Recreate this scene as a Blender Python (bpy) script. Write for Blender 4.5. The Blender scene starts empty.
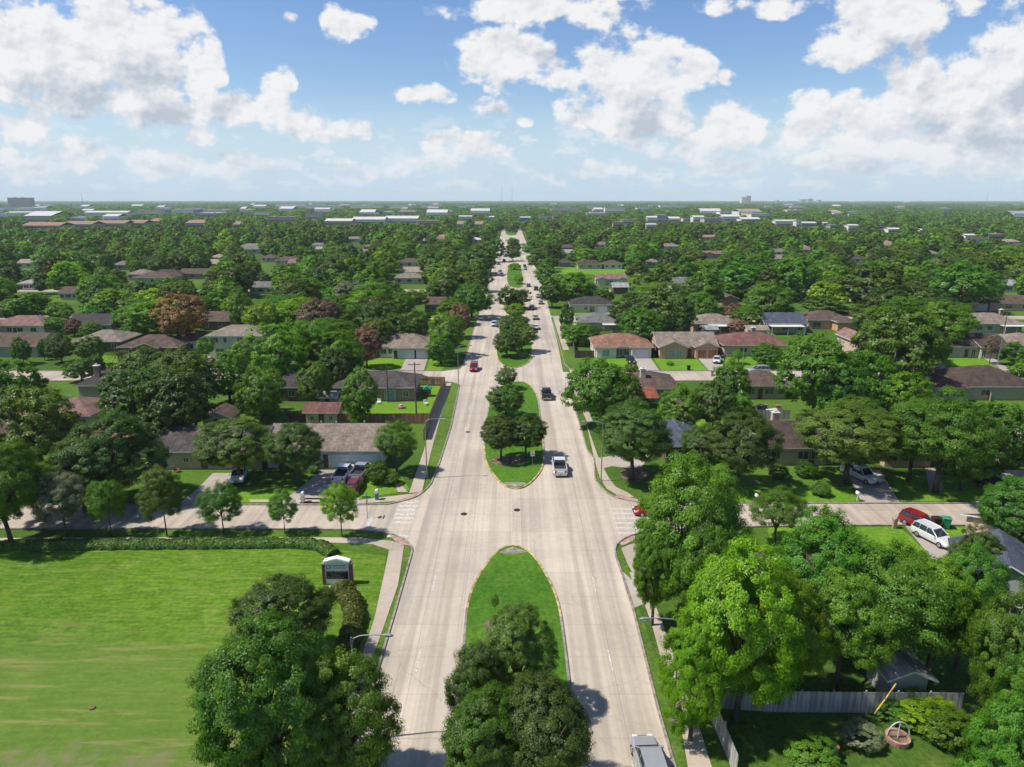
import bpy, math, random
import numpy as np
from mathutils import Vector, Matrix
from mathutils.geometry import tessellate_polygon
rnd = random.Random(7)
C = bpy.context.scene.collection
R = math.radians
# ------------------------------------------------------------------ camera model
F, CH, PITCH = 682.7, 38.0, math.atan(184/682.7)
cp, sp = math.cos(PITCH), math.sin(PITCH)
def ray(u, v):
    dx = (u-512)/F; dy = (v-383.5)/F
    return dx, cp-dy*sp, -sp-dy*cp
def G(u, v, z=0.0):
    x, y, w = ray(u, v)
    t = (z-CH)/w
    return x*t, y*t
def proj(x, y, z):
    dz = z-CH
    d = y*cp - dz*sp; up = y*sp + dz*cp
    return 512+F*x/d, 383.5-F*up/d
def pxm(v):
    return F/(CH/(sp+cp*(v-383.5)/F))
def ztop(u, v, y):               # height over the ground at distance y seen at row v
    a, b, c = ray(u, v)
    return CH + c/b*y
# ------------------------------------------------------------------ materials
MATS = {}
def newmat(name):
    m = bpy.data.materials.new(name); m.use_nodes = True
    nt = m.node_tree; b = nt.nodes['Principled BSDF']
    return m, nt, b
def N(nt, t, **kw):
    n = nt.nodes.new(t)
    for k, v in kw.items():
        if k.startswith('i_'):
            key = k[2:]; key = int(key) if key.isdigit() else key
            n.inputs[key].default_value = v
        else: setattr(n, k, v)
    return n
def mixc(nt, fac, a, b, mode='MIX'):
    n = nt.nodes.new('ShaderNodeMix'); n.data_type = 'RGBA'; n.blend_type = mode
    for s, v in ((0, fac), (6, a), (7, b)):
        if isinstance(v, bpy.types.NodeSocket): nt.links.new(v, n.inputs[s])
        elif s == 0: n.inputs[0].default_value = v
        else: n.inputs[s].default_value = (*v, 1) if len(v) == 3 else v
    return n.outputs[2]
def math_(nt, op, a, b=None, c=None, clamp=False):
    n = nt.nodes.new('ShaderNodeMath'); n.operation = op; n.use_clamp = clamp
    for i, v in enumerate((a, b, c)):
        if v is None: continue
        if isinstance(v, bpy.types.NodeSocket): nt.links.new(v, n.inputs[i])
        else: n.inputs[i].default_value = v
    return n.outputs[0]
def ramp(nt, fac, lo, hi):
    n = nt.nodes.new('ShaderNodeMapRange'); n.interpolation_type = 'SMOOTHSTEP'
    nt.links.new(fac, n.inputs[0]); n.inputs[1].default_value = lo; n.inputs[2].default_value = hi
    return n.outputs[0]
def wpos(nt, scale=(1,1,1)):
    g = nt.nodes.new('ShaderNodeNewGeometry'); m = nt.nodes.new('ShaderNodeMapping')
    nt.links.new(g.outputs['Position'], m.inputs[0]); m.inputs[3].default_value = scale
    return m.outputs[0]
def opos(nt, scale=(1,1,1)):
    g = nt.nodes.new('ShaderNodeTexCoord'); m = nt.nodes.new('ShaderNodeMapping')
    nt.links.new(g.outputs['Object'], m.inputs[0]); m.inputs[3].default_value = scale
    return m.outputs[0]
def noise(nt, vec, scale, detail=4, rough=.55):
    n = nt.nodes.new('ShaderNodeTexNoise'); nt.links.new(vec, n.inputs['Vector'])
    n.inputs['Scale'].default_value = scale; n.inputs['Detail'].default_value = detail
    n.inputs['Roughness'].default_value = rough
    return n.outputs[0]
def plain(name, col, rough=.6, metal=0, var=.12, scale=3.0, spec=.3):
    if name in MATS: return MATS[name]
    m, nt, b = newmat(name)
    n = noise(nt, opos(nt), scale, 5)
    d = tuple(max(0, c*(1-var*1.6)) for c in col); l = tuple(min(1, c*(1+var)) for c in col)
    nt.links.new(mixc(nt, ramp(nt, n, .3, .7), d, l), b.inputs['Base Color'])
    b.inputs['Roughness'].default_value = rough; b.inputs['Metallic'].default_value = metal
    b.inputs['Specular IOR Level'].default_value = spec
    MATS[name] = m; return m
def paint(name, col, metal=.25, rough=.3):
    if name in MATS: return MATS[name]
    m, nt, b = newmat(name)
    n = noise(nt, opos(nt), 2.5, 3)
    nt.links.new(mixc(nt, n, tuple(c*.85 for c in col), col), b.inputs['Base Color'])
    b.inputs['Roughness'].default_value = rough; b.inputs['Metallic'].default_value = metal
    b.inputs['Coat Weight'].default_value = .6; b.inputs['Coat Roughness'].default_value = .08
    MATS[name] = m; return m
def shingle(name, col):
    if name in MATS: return MATS[name]
    m, nt, b = newmat(name)
    v = opos(nt)
    br = N(nt, 'ShaderNodeTexBrick', i_Scale=1.0)
    mp = nt.nodes.new('ShaderNodeMapping'); tc = nt.nodes.new('ShaderNodeTexCoord')
    sep = nt.nodes.new('ShaderNodeSeparateXYZ'); nt.links.new(tc.outputs['Object'], sep.inputs[0])
    cb = nt.nodes.new('ShaderNodeCombineXYZ')
    nt.links.new(math_(nt, 'ADD', sep.outputs[0], math_(nt, 'MULTIPLY', sep.outputs[1], .13)), cb.inputs[0])
    nt.links.new(math_(nt, 'MULTIPLY', sep.outputs[2], 2.4), cb.inputs[1])
    nt.links.new(cb.outputs[0], br.inputs[0])
    br.inputs['Color1'].default_value = (*[c*.84 for c in col], 1); br.inputs['Color2'].default_value = (*[min(1, c*1.2) for c in col], 1)
    br.inputs['Mortar'].default_value = (*[c*.6 for c in col], 1); br.inputs['Mortar Size'].default_value = .018
    br.inputs['Brick Width'].default_value = .5; br.inputs['Row Height'].default_value = .3
    n = noise(nt, v, .55, 6, .65)
    c1 = mixc(nt, 1.0, br.outputs[0], mixc(nt, ramp(nt, n, .25, .75), (.62,.63,.66), (1.16,1.12,1.07)), 'MULTIPLY')
    # streaks running down the slope
    n2 = noise(nt, opos(nt, (2.2, .25, .25)), 1.6, 3)
    nt.links.new(mixc(nt, 1.0, c1, mixc(nt, ramp(nt, n2, .35, .7), (.82,.82,.82), (1.08,1.07,1.05)), 'MULTIPLY'), b.inputs['Base Color'])
    b.inputs['Roughness'].default_value = .9; b.inputs['Specular IOR Level'].default_value = .15
    MATS[name] = m; return m
def brickm(name, c1, c2, mortar=(.42,.38,.33)):
    if name in MATS: return MATS[name]
    m, nt, b = newmat(name)
    tc = nt.nodes.new('ShaderNodeTexCoord'); sep = nt.nodes.new('ShaderNodeSeparateXYZ'); nt.links.new(tc.outputs['Object'], sep.inputs[0])
    cb = nt.nodes.new('ShaderNodeCombineXYZ')
    nt.links.new(math_(nt, 'ADD', sep.outputs[0], sep.outputs[1]), cb.inputs[0]); nt.links.new(sep.outputs[2], cb.inputs[1])
    br = N(nt, 'ShaderNodeTexBrick', i_Scale=1.0); nt.links.new(cb.outputs[0], br.inputs[0])
    br.inputs['Color1'].default_value = (*c1, 1); br.inputs['Color2'].default_value = (*c2, 1); br.inputs['Mortar'].default_value = (*mortar, 1)
    br.inputs['Brick Width'].default_value = .3; br.inputs['Row Height'].default_value = .1; br.inputs['Mortar Size'].default_value = .012
    n = noise(nt, opos(nt), 1.2, 4)
    nt.links.new(mixc(nt, 1.0, br.outputs[0], mixc(nt, n, (.8,.8,.8), (1.15,1.12,1.1)), 'MULTIPLY'), b.inputs['Base Color'])
    b.inputs['Roughness'].default_value = .85
    MATS[name] = m; return m
def siding(name, col):
    if name in MATS: return MATS[name]
    m, nt, b = newmat(name)
    tc = nt.nodes.new('ShaderNodeTexCoord'); sep = nt.nodes.new('ShaderNodeSeparateXYZ'); nt.links.new(tc.outputs['Object'], sep.inputs[0])
    fr = math_(nt, 'FRACT', math_(nt, 'MULTIPLY', sep.outputs[2], 5.0))
    n = noise(nt, opos(nt), .9, 5)
    base = mixc(nt, ramp(nt, n, .3, .72), tuple(c*.82 for c in col), col)
    nt.links.new(mixc(nt, ramp(nt, fr, .12, .02), base, tuple(c*.55 for c in col)), b.inputs['Base Color'])
    b.inputs['Roughness'].default_value = .7
    MATS[name] = m; return m
def glass(name='window glass', col=(.03,.045,.05)):
    if name in MATS: return MATS[name]
    m, nt, b = newmat(name)
    n = noise(nt, opos(nt), .8, 2)
    nt.links.new(mixc(nt, n, col, tuple(c*2.2 for c in col)), b.inputs['Base Color'])
    b.inputs['Roughness'].default_value = .06; b.inputs['Specular IOR Level'].default_value = .9
    MATS[name] = m; return m
def planks(name, col, w=.15):
    if name in MATS: return MATS[name]
    m, nt, b = newmat(name)
    n = noise(nt, opos(nt, (1/w, 1/w, .3)), 1.0, 2, .3); n2 = noise(nt, opos(nt), .8, 5)
    c1 = mixc(nt, ramp(nt, n, .25, .75), tuple(c*.6 for c in col), tuple(c*1.25 for c in col))
    nt.links.new(mixc(nt, 1.0, c1, mixc(nt, n2, (.7,.7,.7), (1.25,1.2,1.15)), 'MULTIPLY'), b.inputs['Base Color'])
    b.inputs['Roughness'].default_value = .9
    MATS[name] = m; return m
def leafm(name, dark, light, trans=.28):
    if name in MATS: return MATS[name]
    m = bpy.data.materials.new(name); m.use_nodes = True; nt = m.node_tree; nt.nodes.clear()
    out = nt.nodes.new('ShaderNodeOutputMaterial')
    at = N(nt, 'ShaderNodeAttribute', attribute_name='lv'); oi = nt.nodes.new('ShaderNodeObjectInfo')
    c = mixc(nt, at.outputs['Fac'], dark, light)
    hs = nt.nodes.new('ShaderNodeHueSaturation')
    nt.links.new(c, hs.inputs['Color'])
    nt.links.new(math_(nt, 'MULTIPLY_ADD', oi.outputs['Random'], .034, .476), hs.inputs['Hue'])
    r2 = math_(nt, 'FRACT', math_(nt, 'MULTIPLY', oi.outputs['Random'], 17.31))
    nt.links.new(math_(nt, 'MULTIPLY_ADD', r2, .66, .68), hs.inputs['Value'])
    hs.inputs['Saturation'].default_value = 1.0
    d = nt.nodes.new('ShaderNodeBsdfDiffuse'); t = nt.nodes.new('ShaderNodeBsdfTranslucent')
    g = nt.nodes.new('ShaderNodeBsdfGlossy'); g.inputs['Roughness'].default_value = .45
    g.inputs['Color'].default_value = (.5,.52,.5,1)
    nt.links.new(hs.outputs[0], d.inputs[0])
    nt.links.new(mixc(nt, 1.0, hs.outputs[0], (1.5, 1.45, .7), 'MULTIPLY'), t.inputs[0])
    mx = nt.nodes.new('ShaderNodeMixShader'); mx.inputs[0].default_value = trans
    nt.links.new(d.outputs[0], mx.inputs[1]); nt.links.new(t.outputs[0], mx.inputs[2])
    m2 = nt.nodes.new('ShaderNodeMixShader'); m2.inputs[0].default_value = .035
    nt.links.new(mx.outputs[0], m2.inputs[1]); nt.links.new(g.outputs[0], m2.inputs[2])
    nt.links.new(m2.outputs[0], out.inputs[0])
    MATS[name] = m; return m
# ------------------------------------------------------------------ mesh building
class MB:
    def __init__(s): s.v = []; s.f = []; s.m = []
    def add(s, vs, fs, mi=0):
        o = len(s.v); s.v += [tuple(p) for p in vs]; s.f += [tuple(i+o for i in f) for f in fs]; s.m += [mi]*len(fs); return s
    def box(s, x0, x1, y0, y1, z0, z1, mi=0):
        return s.add([(x0,y0,z0),(x1,y0,z0),(x1,y1,z0),(x0,y1,z0),(x0,y0,z1),(x1,y0,z1),(x1,y1,z1),(x0,y1,z1)],
            [(0,3,2,1),(4,5,6,7),(0,1,5,4),(1,2,6,5),(2,3,7,6),(3,0,4,7)], mi)
    def tube(s, pts, rads, n=8, mi=0, cap=True):
        rings = []; pts = [Vector(p) for p in pts]
        for i, p in enumerate(pts):
            a = pts[max(0, i-1)]; b = pts[min(len(pts)-1, i+1)]; d = (b-a)
            d = d.normalized() if d.length > 1e-9 else Vector((0,0,1))
            u = d.cross(Vector((0,1,0)) if abs(d.y) < .9 else Vector((1,0,0))).normalized(); w = d.cross(u)
            r = rads[i] if hasattr(rads, '__len__') else rads
            rings.append([p + (u*math.cos(k*2*math.pi/n) + w*math.sin(k*2*math.pi/n))*r for k in range(n)])
        vs = [q for r_ in rings for q in r_]; fs = []
        for i in range(len(rings)-1):
            for k in range(n):
                a = i*n+k; b = i*n+(k+1) % n
                fs.append((a, b, b+n, a+n))
        if cap: fs.append(tuple(range(n))[::-1]); fs.append(tuple((len(rings)-1)*n+k for k in range(n)))
        return s.add(vs, fs, mi)
    def prism(s, poly, axis, a, b, mi=0):         # polygon extruded along an axis
        n = len(poly)
        def P(p, t): return {'x': (t, p[0], p[1]), 'y': (p[0], t, p[1]), 'z': (p[0], p[1], t)}[axis]
        vs = [P(p, a) for p in poly] + [P(p, b) for p in poly]
        fs = [tuple(range(n))[::-1], tuple(range(n, 2*n))] + [(i, (i+1) % n, n+(i+1) % n, n+i) for i in range(n)]
        return s.add(vs, fs, mi)
    def build(s, name, mats, parent=None, smooth=False, bevel=0):
        me = bpy.data.meshes.new(name); me.from_pydata(s.v, [], s.f); me.update()
        if not isinstance(mats, (list, tuple)): mats = [mats]
        for m in mats: me.materials.append(m)
        if len(mats) > 1: me.polygons.foreach_set('material_index', s.m)
        if smooth: me.polygons.foreach_set('use_smooth', [True]*len(s.f))
        o = bpy.data.objects.new(name, me); C.objects.link(o)
        if parent: o.parent = parent
        if bevel:
            md = o.modifiers.new('b', 'BEVEL'); md.width = bevel; md.segments = 2; md.limit_method = 'ANGLE'
        return o
def tag(o, label=None, cat=None, group=None, kind=None):
    if label: o['label'] = label
    if cat: o['category'] = cat
    if group: o['group'] = group
    if kind: o['kind'] = kind
    return o
def empty(name, loc=(0,0,0), rz=0):
    o = bpy.data.objects.new(name, None); C.objects.link(o); o.location = loc; o.rotation_euler = (0,0,rz)
    o.empty_display_size = .3
    return o
def copy_tree(o, parent=None):
    c = o.copy(); C.objects.link(c)
    if parent: c.parent = parent
    for ch in [q for q in bpy.data.objects if q.parent == o]: copy_tree(ch, c)
    return c
def sheet(name, polys, z, mat, kind='structure', parent=None, px=True):
    m = MB()
    for p in polys:
        pts = [G(*q) if px else q for q in p]
        vs = [Vector((a, b, 0)) for a, b in pts]
        tr = tessellate_polygon([vs])
        fs = []
        for t in tr:
            a, b, c = [vs[i] for i in t]
            fs.append(t if (b-a).cross(c-a).z > 0 else t[::-1])
        m.add([(q.x, q.y, z) for q in vs], fs)
    o = m.build(name, mat, parent)
    if kind: o['kind'] = kind
    return o
def smooth_poly(pts, it=2, closed=False):
    for _ in range(it):
        q = []
        n = len(pts)
        rng = range(n if closed else n-1)
        if not closed: q.append(pts[0])
        for i in rng:
            a, b = pts[i], pts[(i+1) % n]
            q.append((a[0]*.75+b[0]*.25, a[1]*.75+b[1]*.25)); q.append((a[0]*.25+b[0]*.75, a[1]*.25+b[1]*.75))
        if not closed: q.append(pts[-1])
        pts = q
    return pts
def offset_line(pts, d, closed=False):
    out = []; n = len(pts)
    for i, p in enumerate(pts):
        a = pts[(i-1) % n] if (closed or i > 0) else p; b = pts[(i+1) % n] if (closed or i < n-1) else p
        t = Vector((b[0]-a[0], b[1]-a[1])); t = t.normalized() if t.length else Vector((1, 0))
        out.append((p[0]-t.y*d, p[1]+t.x*d))
    return out
def kerb(name, pts, w=.2, h=.13, mat=None, closed=False, matf=None, mats=None, z0=0.0):
    A = offset_line(pts, w/2, closed); B = offset_line(pts, -w/2, closed); n = len(pts); m = MB()
    for i in range(n if closed else n-1):
        j = (i+1) % n
        m.add([(*A[i], z0), (*A[i], h), (*B[i], h), (*B[i], z0), (*A[j], z0), (*A[j], h), (*B[j], h), (*B[j], z0)],
              [(0,1,5,4), (1,2,6,5), (2,3,7,6), (0,3,2,1), (4,5,6,7)], matf(pts[i]) if matf else 0)
    o = m.build(name, mats or mat); o['kind'] = 'structure'; return o
# ------------------------------------------------------------------ foliage
def leaf_mesh(name, P, Nn, a, lv, asp=.62, jit=.35, seed=0):
    rg = np.random.default_rng(seed); n = len(P)
    r = rg.normal(size=(n,3)); T = np.cross(Nn, r); T /= np.linalg.norm(T, axis=1)[:,None]+1e-9; B = np.cross(Nn, T)
    s = a*(1+jit*(rg.random(n)*2-1))[:,None] if np.isscalar(a) else (a*(1+jit*(rg.random(n)*2-1)))[:,None]
    V = np.stack([P-T*s, P-B*s*asp, P+T*s, P+B*s*asp], 1).reshape(-1,3).astype(np.float32)
    me = bpy.data.meshes.new(name); me.vertices.add(4*n); me.vertices.foreach_set('co', V.ravel())
    me.loops.add(4*n); me.loops.foreach_set('vertex_index', np.arange(4*n, dtype=np.int32))
    me.polygons.add(n); me.polygons.foreach_set('loop_start', np.arange(0,4*n,4, dtype=np.int32)); me.polygons.foreach_set('loop_total', np.full(n,4,dtype=np.int32))
    me.update(); at = me.attributes.new('lv', 'FLOAT', 'FACE'); at.data.foreach_set('value', np.clip(lv,0,1).astype(np.float32))
    return me
def usph(rg, n):
    d = rg.normal(size=(n,3)); return d/np.linalg.norm(d, axis=1)[:,None]
def crown_mesh(name, seed, nl, ncl, nleaf, a, style='round', low=-.45):
    rg = np.random.default_rng(seed)
    L = []; 
    while len(L) < nl:
        d = usph(rg, 1)[0]
        if d[2] < low: continue
        dist = rg.uniform(.46,.68); rad = rg.uniform(.28,.43)
        if style == 'open': dist = rg.uniform(.5,.78); rad = rg.uniform(.2,.32)
        if style == 'upright': dist = rg.uniform(.45,.62); rad = rg.uniform(.34,.44)
        c = d*dist
        if L and min(np.linalg.norm(c-q[0]) for q in L) < (.26 if nl < 20 else .24) and rg.random() < .8: continue
        L.append((c, rad))
    if style != 'open': L.append((np.zeros(3), .62)); L.append((np.array([0,0,-.25]), .55))
    CC = []; CN = []
    for c, rad in L:
        k = max(2, int(ncl*(rad/.4)**2)); d = usph(rg, k*3)
        on = c/(np.linalg.norm(c)+1e-6); keep = (d@on > -.35) | (rg.random(len(d)) < .15); d = d[keep][:k]
        CC.append(c + d*rad*rg.uniform(.72,1.05,(len(d),1))); CN.append(d)
    CC = np.concatenate(CC); CN = np.concatenate(CN)
    # hide none of the clumps; drop those deep within other lobes
    deep = np.zeros(len(CC), int)
    for c, rad in L: deep += (np.linalg.norm(CC-c, axis=1) < rad*.7)
    k = deep < 1; CC, CN = CC[k], CN[k]
    nc = len(CC); per = max(4, nleaf//nc)
    rc = rg.uniform(.085,.16,nc)*(1.15 if style == 'open' else 1.0)*(18/max(12, ncl))**.3
    idx = np.repeat(np.arange(nc), per); d = usph(rg, len(idx))
    pos = CC[idx] + d*(rc[idx]*rg.random(len(idx))**.4)[:,None]*np.array([1.1,1.1,.72])
    out = pos/(np.linalg.norm(pos, axis=1)[:,None]+1e-6)
    nn = d*.50 + CN[idx]*.55 + out*.45 + np.array([0,0,.50]) + rg.normal(size=d.shape)*.36
    nn /= np.linalg.norm(nn, axis=1)[:,None]
    cl = rg.random(nc); lv = cl[idx]*.5 + rg.random(len(idx))*.5
    return leaf_mesh(name, pos, nn, a, lv, seed=seed)
def trunk_mesh(name, seed, fork=.32, spread=.55, r=.055, lean=.0, n=7):
    rg = random.Random(seed); m = MB()
    base = [(0,0,-.01),(lean*.3,0,fork*.5),(lean,0,fork)]
    m.tube(base, [r*1.35, r*.95, r*.85], 9)
    k = rg.randint(4,6)
    for i in range(k):
        a = i*2*math.pi/k + rg.uniform(-.4,.4); s = spread*rg.uniform(.7,1.1); h = rg.uniform(.62,.86)
        p0 = base[-1]; p1 = (p0[0]+math.cos(a)*s*.4, math.sin(a)*s*.4, fork+(h-fork)*.45); p2 = (p0[0]+math.cos(a)*s*.75, math.sin(a)*s*.75, fork+(h-fork)*.8); p3 = (p0[0]+math.cos(a)*s, math.sin(a)*s, h)
        m.tube([p0,p1,p2,p3], [r*.62, r*.45, r*.28, r*.12], n)
        for j in range(2):
            b = a+rg.choice((-1,1))*rg.uniform(.4,.9); l = spread*.4
            m.tube([p1, (p1[0]+math.cos(b)*l*.6, p1[1]+math.sin(b)*l*.6, p1[2]+.1), (p1[0]+math.cos(b)*l, p1[1]+math.sin(b)*l, min(.92,p1[2]+.22))], [r*.3, r*.2, r*.08], 5)
    me = bpy.data.meshes.new(name); me.from_pydata(m.v, [], m.f); me.update(); me.polygons.foreach_set('use_smooth', [True]*len(m.f))
    return me
M_bark = plain('tree bark', (.11,.085,.065), .95, var=.4, scale=6)
LEAF = {
 'oak':   leafm('live oak leaves', (.033,.080,.013), (.125,.220,.030), .38),
 'mid':   leafm('green leaves', (.036,.118,.010), (.148,.325,.022), .42),
 'bright':leafm('bright green leaves', (.070,.185,.006), (.215,.40,.012), .40),
 'olive': leafm('olive green leaves', (.046,.088,.011), (.145,.212,.026), .34),
 'grey':  leafm('grey green leaves', (.085,.110,.050), (.20,.235,.125), .25),
 'brown': leafm('dead rust leaves', (.21,.125,.042), (.47,.285,.105), .2),
 'bare':  leafm('thin brownish twigs', (.16,.115,.070), (.27,.20,.13), .15),
 'pink':  leafm('crape myrtle blossom', (.09,.10,.030), (.33,.13,.11), .25),
 'hedge': leafm('clipped hedge leaves', (.050,.085,.012), (.15,.20,.025), .2),
 'purple':leafm('plum leaves', (.05,.022,.03), (.12,.06,.08), .2),
}
CROWN = {}; TRUNK = []
def get_crown(lod, style, k):
    key = (lod, style, k)
    if key not in CROWN:
        sd = 100*lod + 10*{'round':1,'oak':2,'open':3,'upright':4}[style] + k
        spec = {0: (30, 34, 92000, .0150), 1: (26, 24, 20000, .030), 2: (20, 12, 5200, .058), 3: (12, 7, 1000, .13)}[lod]
        nl, nc, nf, a = spec
        if style == 'open': nf = int(nf*.62); nl = int(nl*1.2)
        CROWN[key] = crown_mesh('crown', sd, nl, nc, nf, a, 'open' if style == 'open' else ('upright' if style == 'upright' else 'round'), {'oak':-.45,'round':-.75,'open':-.5,'upright':-.9}[style])
    return CROWN[key]
for i in range(5): TRUNK.append(trunk_mesh('trunk', 40+i, fork=.26+.03*i, lean=.04*(i-2)))
THIN = trunk_mesh('trunk', 77, fork=.42, spread=.4, r=.03)
TREES = []       # records for labelling
def tree_xy(x, y, H, Rr, leaf='mid', style='round', name='tree', z=0.0, label=None, cat='tree', hc=None, group=None, thin=False, rz=None):
    d = math.hypot(x, y)
    lod = 0 if d < 108 else (1 if d < 235 else 2)
    k = rnd.randrange(4 if lod == 0 else 6)
    if hc is None: hc = {'round': .90, 'oak': .80, 'open': .80, 'upright': .94}[style]
    hc *= H
    e = empty(name, (x, y, z), rnd.uniform(0, 6.283) if rz is None else rz)
    if group: e['group'] = group
    sx = rnd.uniform(.94,1.06)
    c = bpy.data.objects.new('crown', get_crown(lod, style, k)); C.objects.link(c); c.parent = e
    c.location = (0,0,H-hc/2*1.0); c.scale = (Rr*1.10*sx, Rr*1.10/sx, hc/2*1.06)
    if not c.data.materials: c.data.materials.append(LEAF[leaf])
    c.material_slots[0].link = 'OBJECT'; c.material_slots[0].material = LEAF[leaf]
    tm = THIN if thin else TRUNK[rnd.randrange(5)]
    if not tm.materials: tm.materials.append(M_bark)
    t = bpy.data.objects.new('trunk', tm); C.objects.link(t); t.parent = e
    t.scale = (Rr, Rr, H*.92); 
    if cat: e['category'] = cat
    if label: e['label'] = label
    TREES.append(dict(o=e, x=x, y=y, H=H, R=Rr, leaf=leaf, style=style, label=label, name=name))
    return e
def T(u, vtop, vbase, w, leaf='mid', style='round', **kw):
    x, y = G(u, vbase); z0 = kw.pop('z', 0.0)
    H = max(2.0, ztop(u, vtop, y)-z0)
    # the crown sits above the ground: use the scale at the crown's middle height
    hm = H*.62; d = y*cp-(hm-CH)*sp; Rr = w/2*d/F
    # the outermost crown edge leans over the nearer side, so the top seen belongs to the crown's shoulder
    return tree_xy(x, y, H, Rr, leaf, style, z=z0, **kw)
def shrub_xy(x, y, r, h, leaf='mid', label=None, name='shrub', group=None, z=0.0, cat='shrub'):
    d = math.hypot(x, y); lod = 1 if d < 120 else 2
    c = bpy.data.objects.new(name, get_crown(lod, 'upright', rnd.randrange(3))); C.objects.link(c)
    c.location = (x, y, z+h*.47); c.scale = (r, r, h*.55); c.rotation_euler = (0,0,rnd.uniform(0,6.28))
    if not c.data.materials: c.data.materials.append(LEAF[leaf])
    c.material_slots[0].link = 'OBJECT'; c.material_slots[0].material = LEAF[leaf]
    tag(c, label, cat, group); TREES.append(dict(o=c, x=x, y=y, H=h, R=r, leaf=leaf, style='shrub', label=label, name=name)); return c
def S(u, v, r, h, leaf='mid', label=None, **kw):
    x, y = G(u, v); return shrub_xy(x, y, r, h, leaf, label, **kw)
def hedge(name, pts, w, h, leaf, label, dens=520, a=.11, cat='hedge'):
    rg = np.random.default_rng(len(pts)*7+int(w*10)); P = []; Q = []
    for (x0,y0),(x1,y1) in zip(pts, pts[1:]):
        L = math.hypot(x1-x0, y1-y0); n = int(L*(w+2*h)*dens/3); t = rg.random(n)
        nx, ny = -(y1-y0)/L, (x1-x0)/L
        ph = rg.random(n)*math.pi; bump = 1+.05*np.sin(t*L*.7+x0)+.05*np.sin(t*L*2.3)+.04*np.sin(t*L*5.1+y0)
        ca = np.cos(ph)*w/2*bump; zz = np.clip(np.sin(ph)**.55, 0, 1)*h*bump*rg.uniform(.8,1.02,n)*np.where(rg.random(n)<.3, rg.random(n), 1)
        P.append(np.stack([x0+(x1-x0)*t+nx*ca, y0+(y1-y0)*t+ny*ca, zz], 1))
        Q.append(np.stack([nx*np.cos(ph), ny*np.cos(ph), np.sin(ph)+.3], 1)+rg.normal(size=(n,3))*.45)
    P = np.concatenate(P); Q = np.concatenate(Q); Q /= np.linalg.norm(Q, axis=1)[:,None]
    c0 = P.mean(0)*np.array([1,1,0]); me = leaf_mesh(name, P-c0, Q, a, rg.random(len(P)), seed=5); me.materials.append(LEAF[leaf])
    o = bpy.data.objects.new(name, me); C.objects.link(o); o.location = tuple(c0); return tag(o, label, cat)
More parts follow.
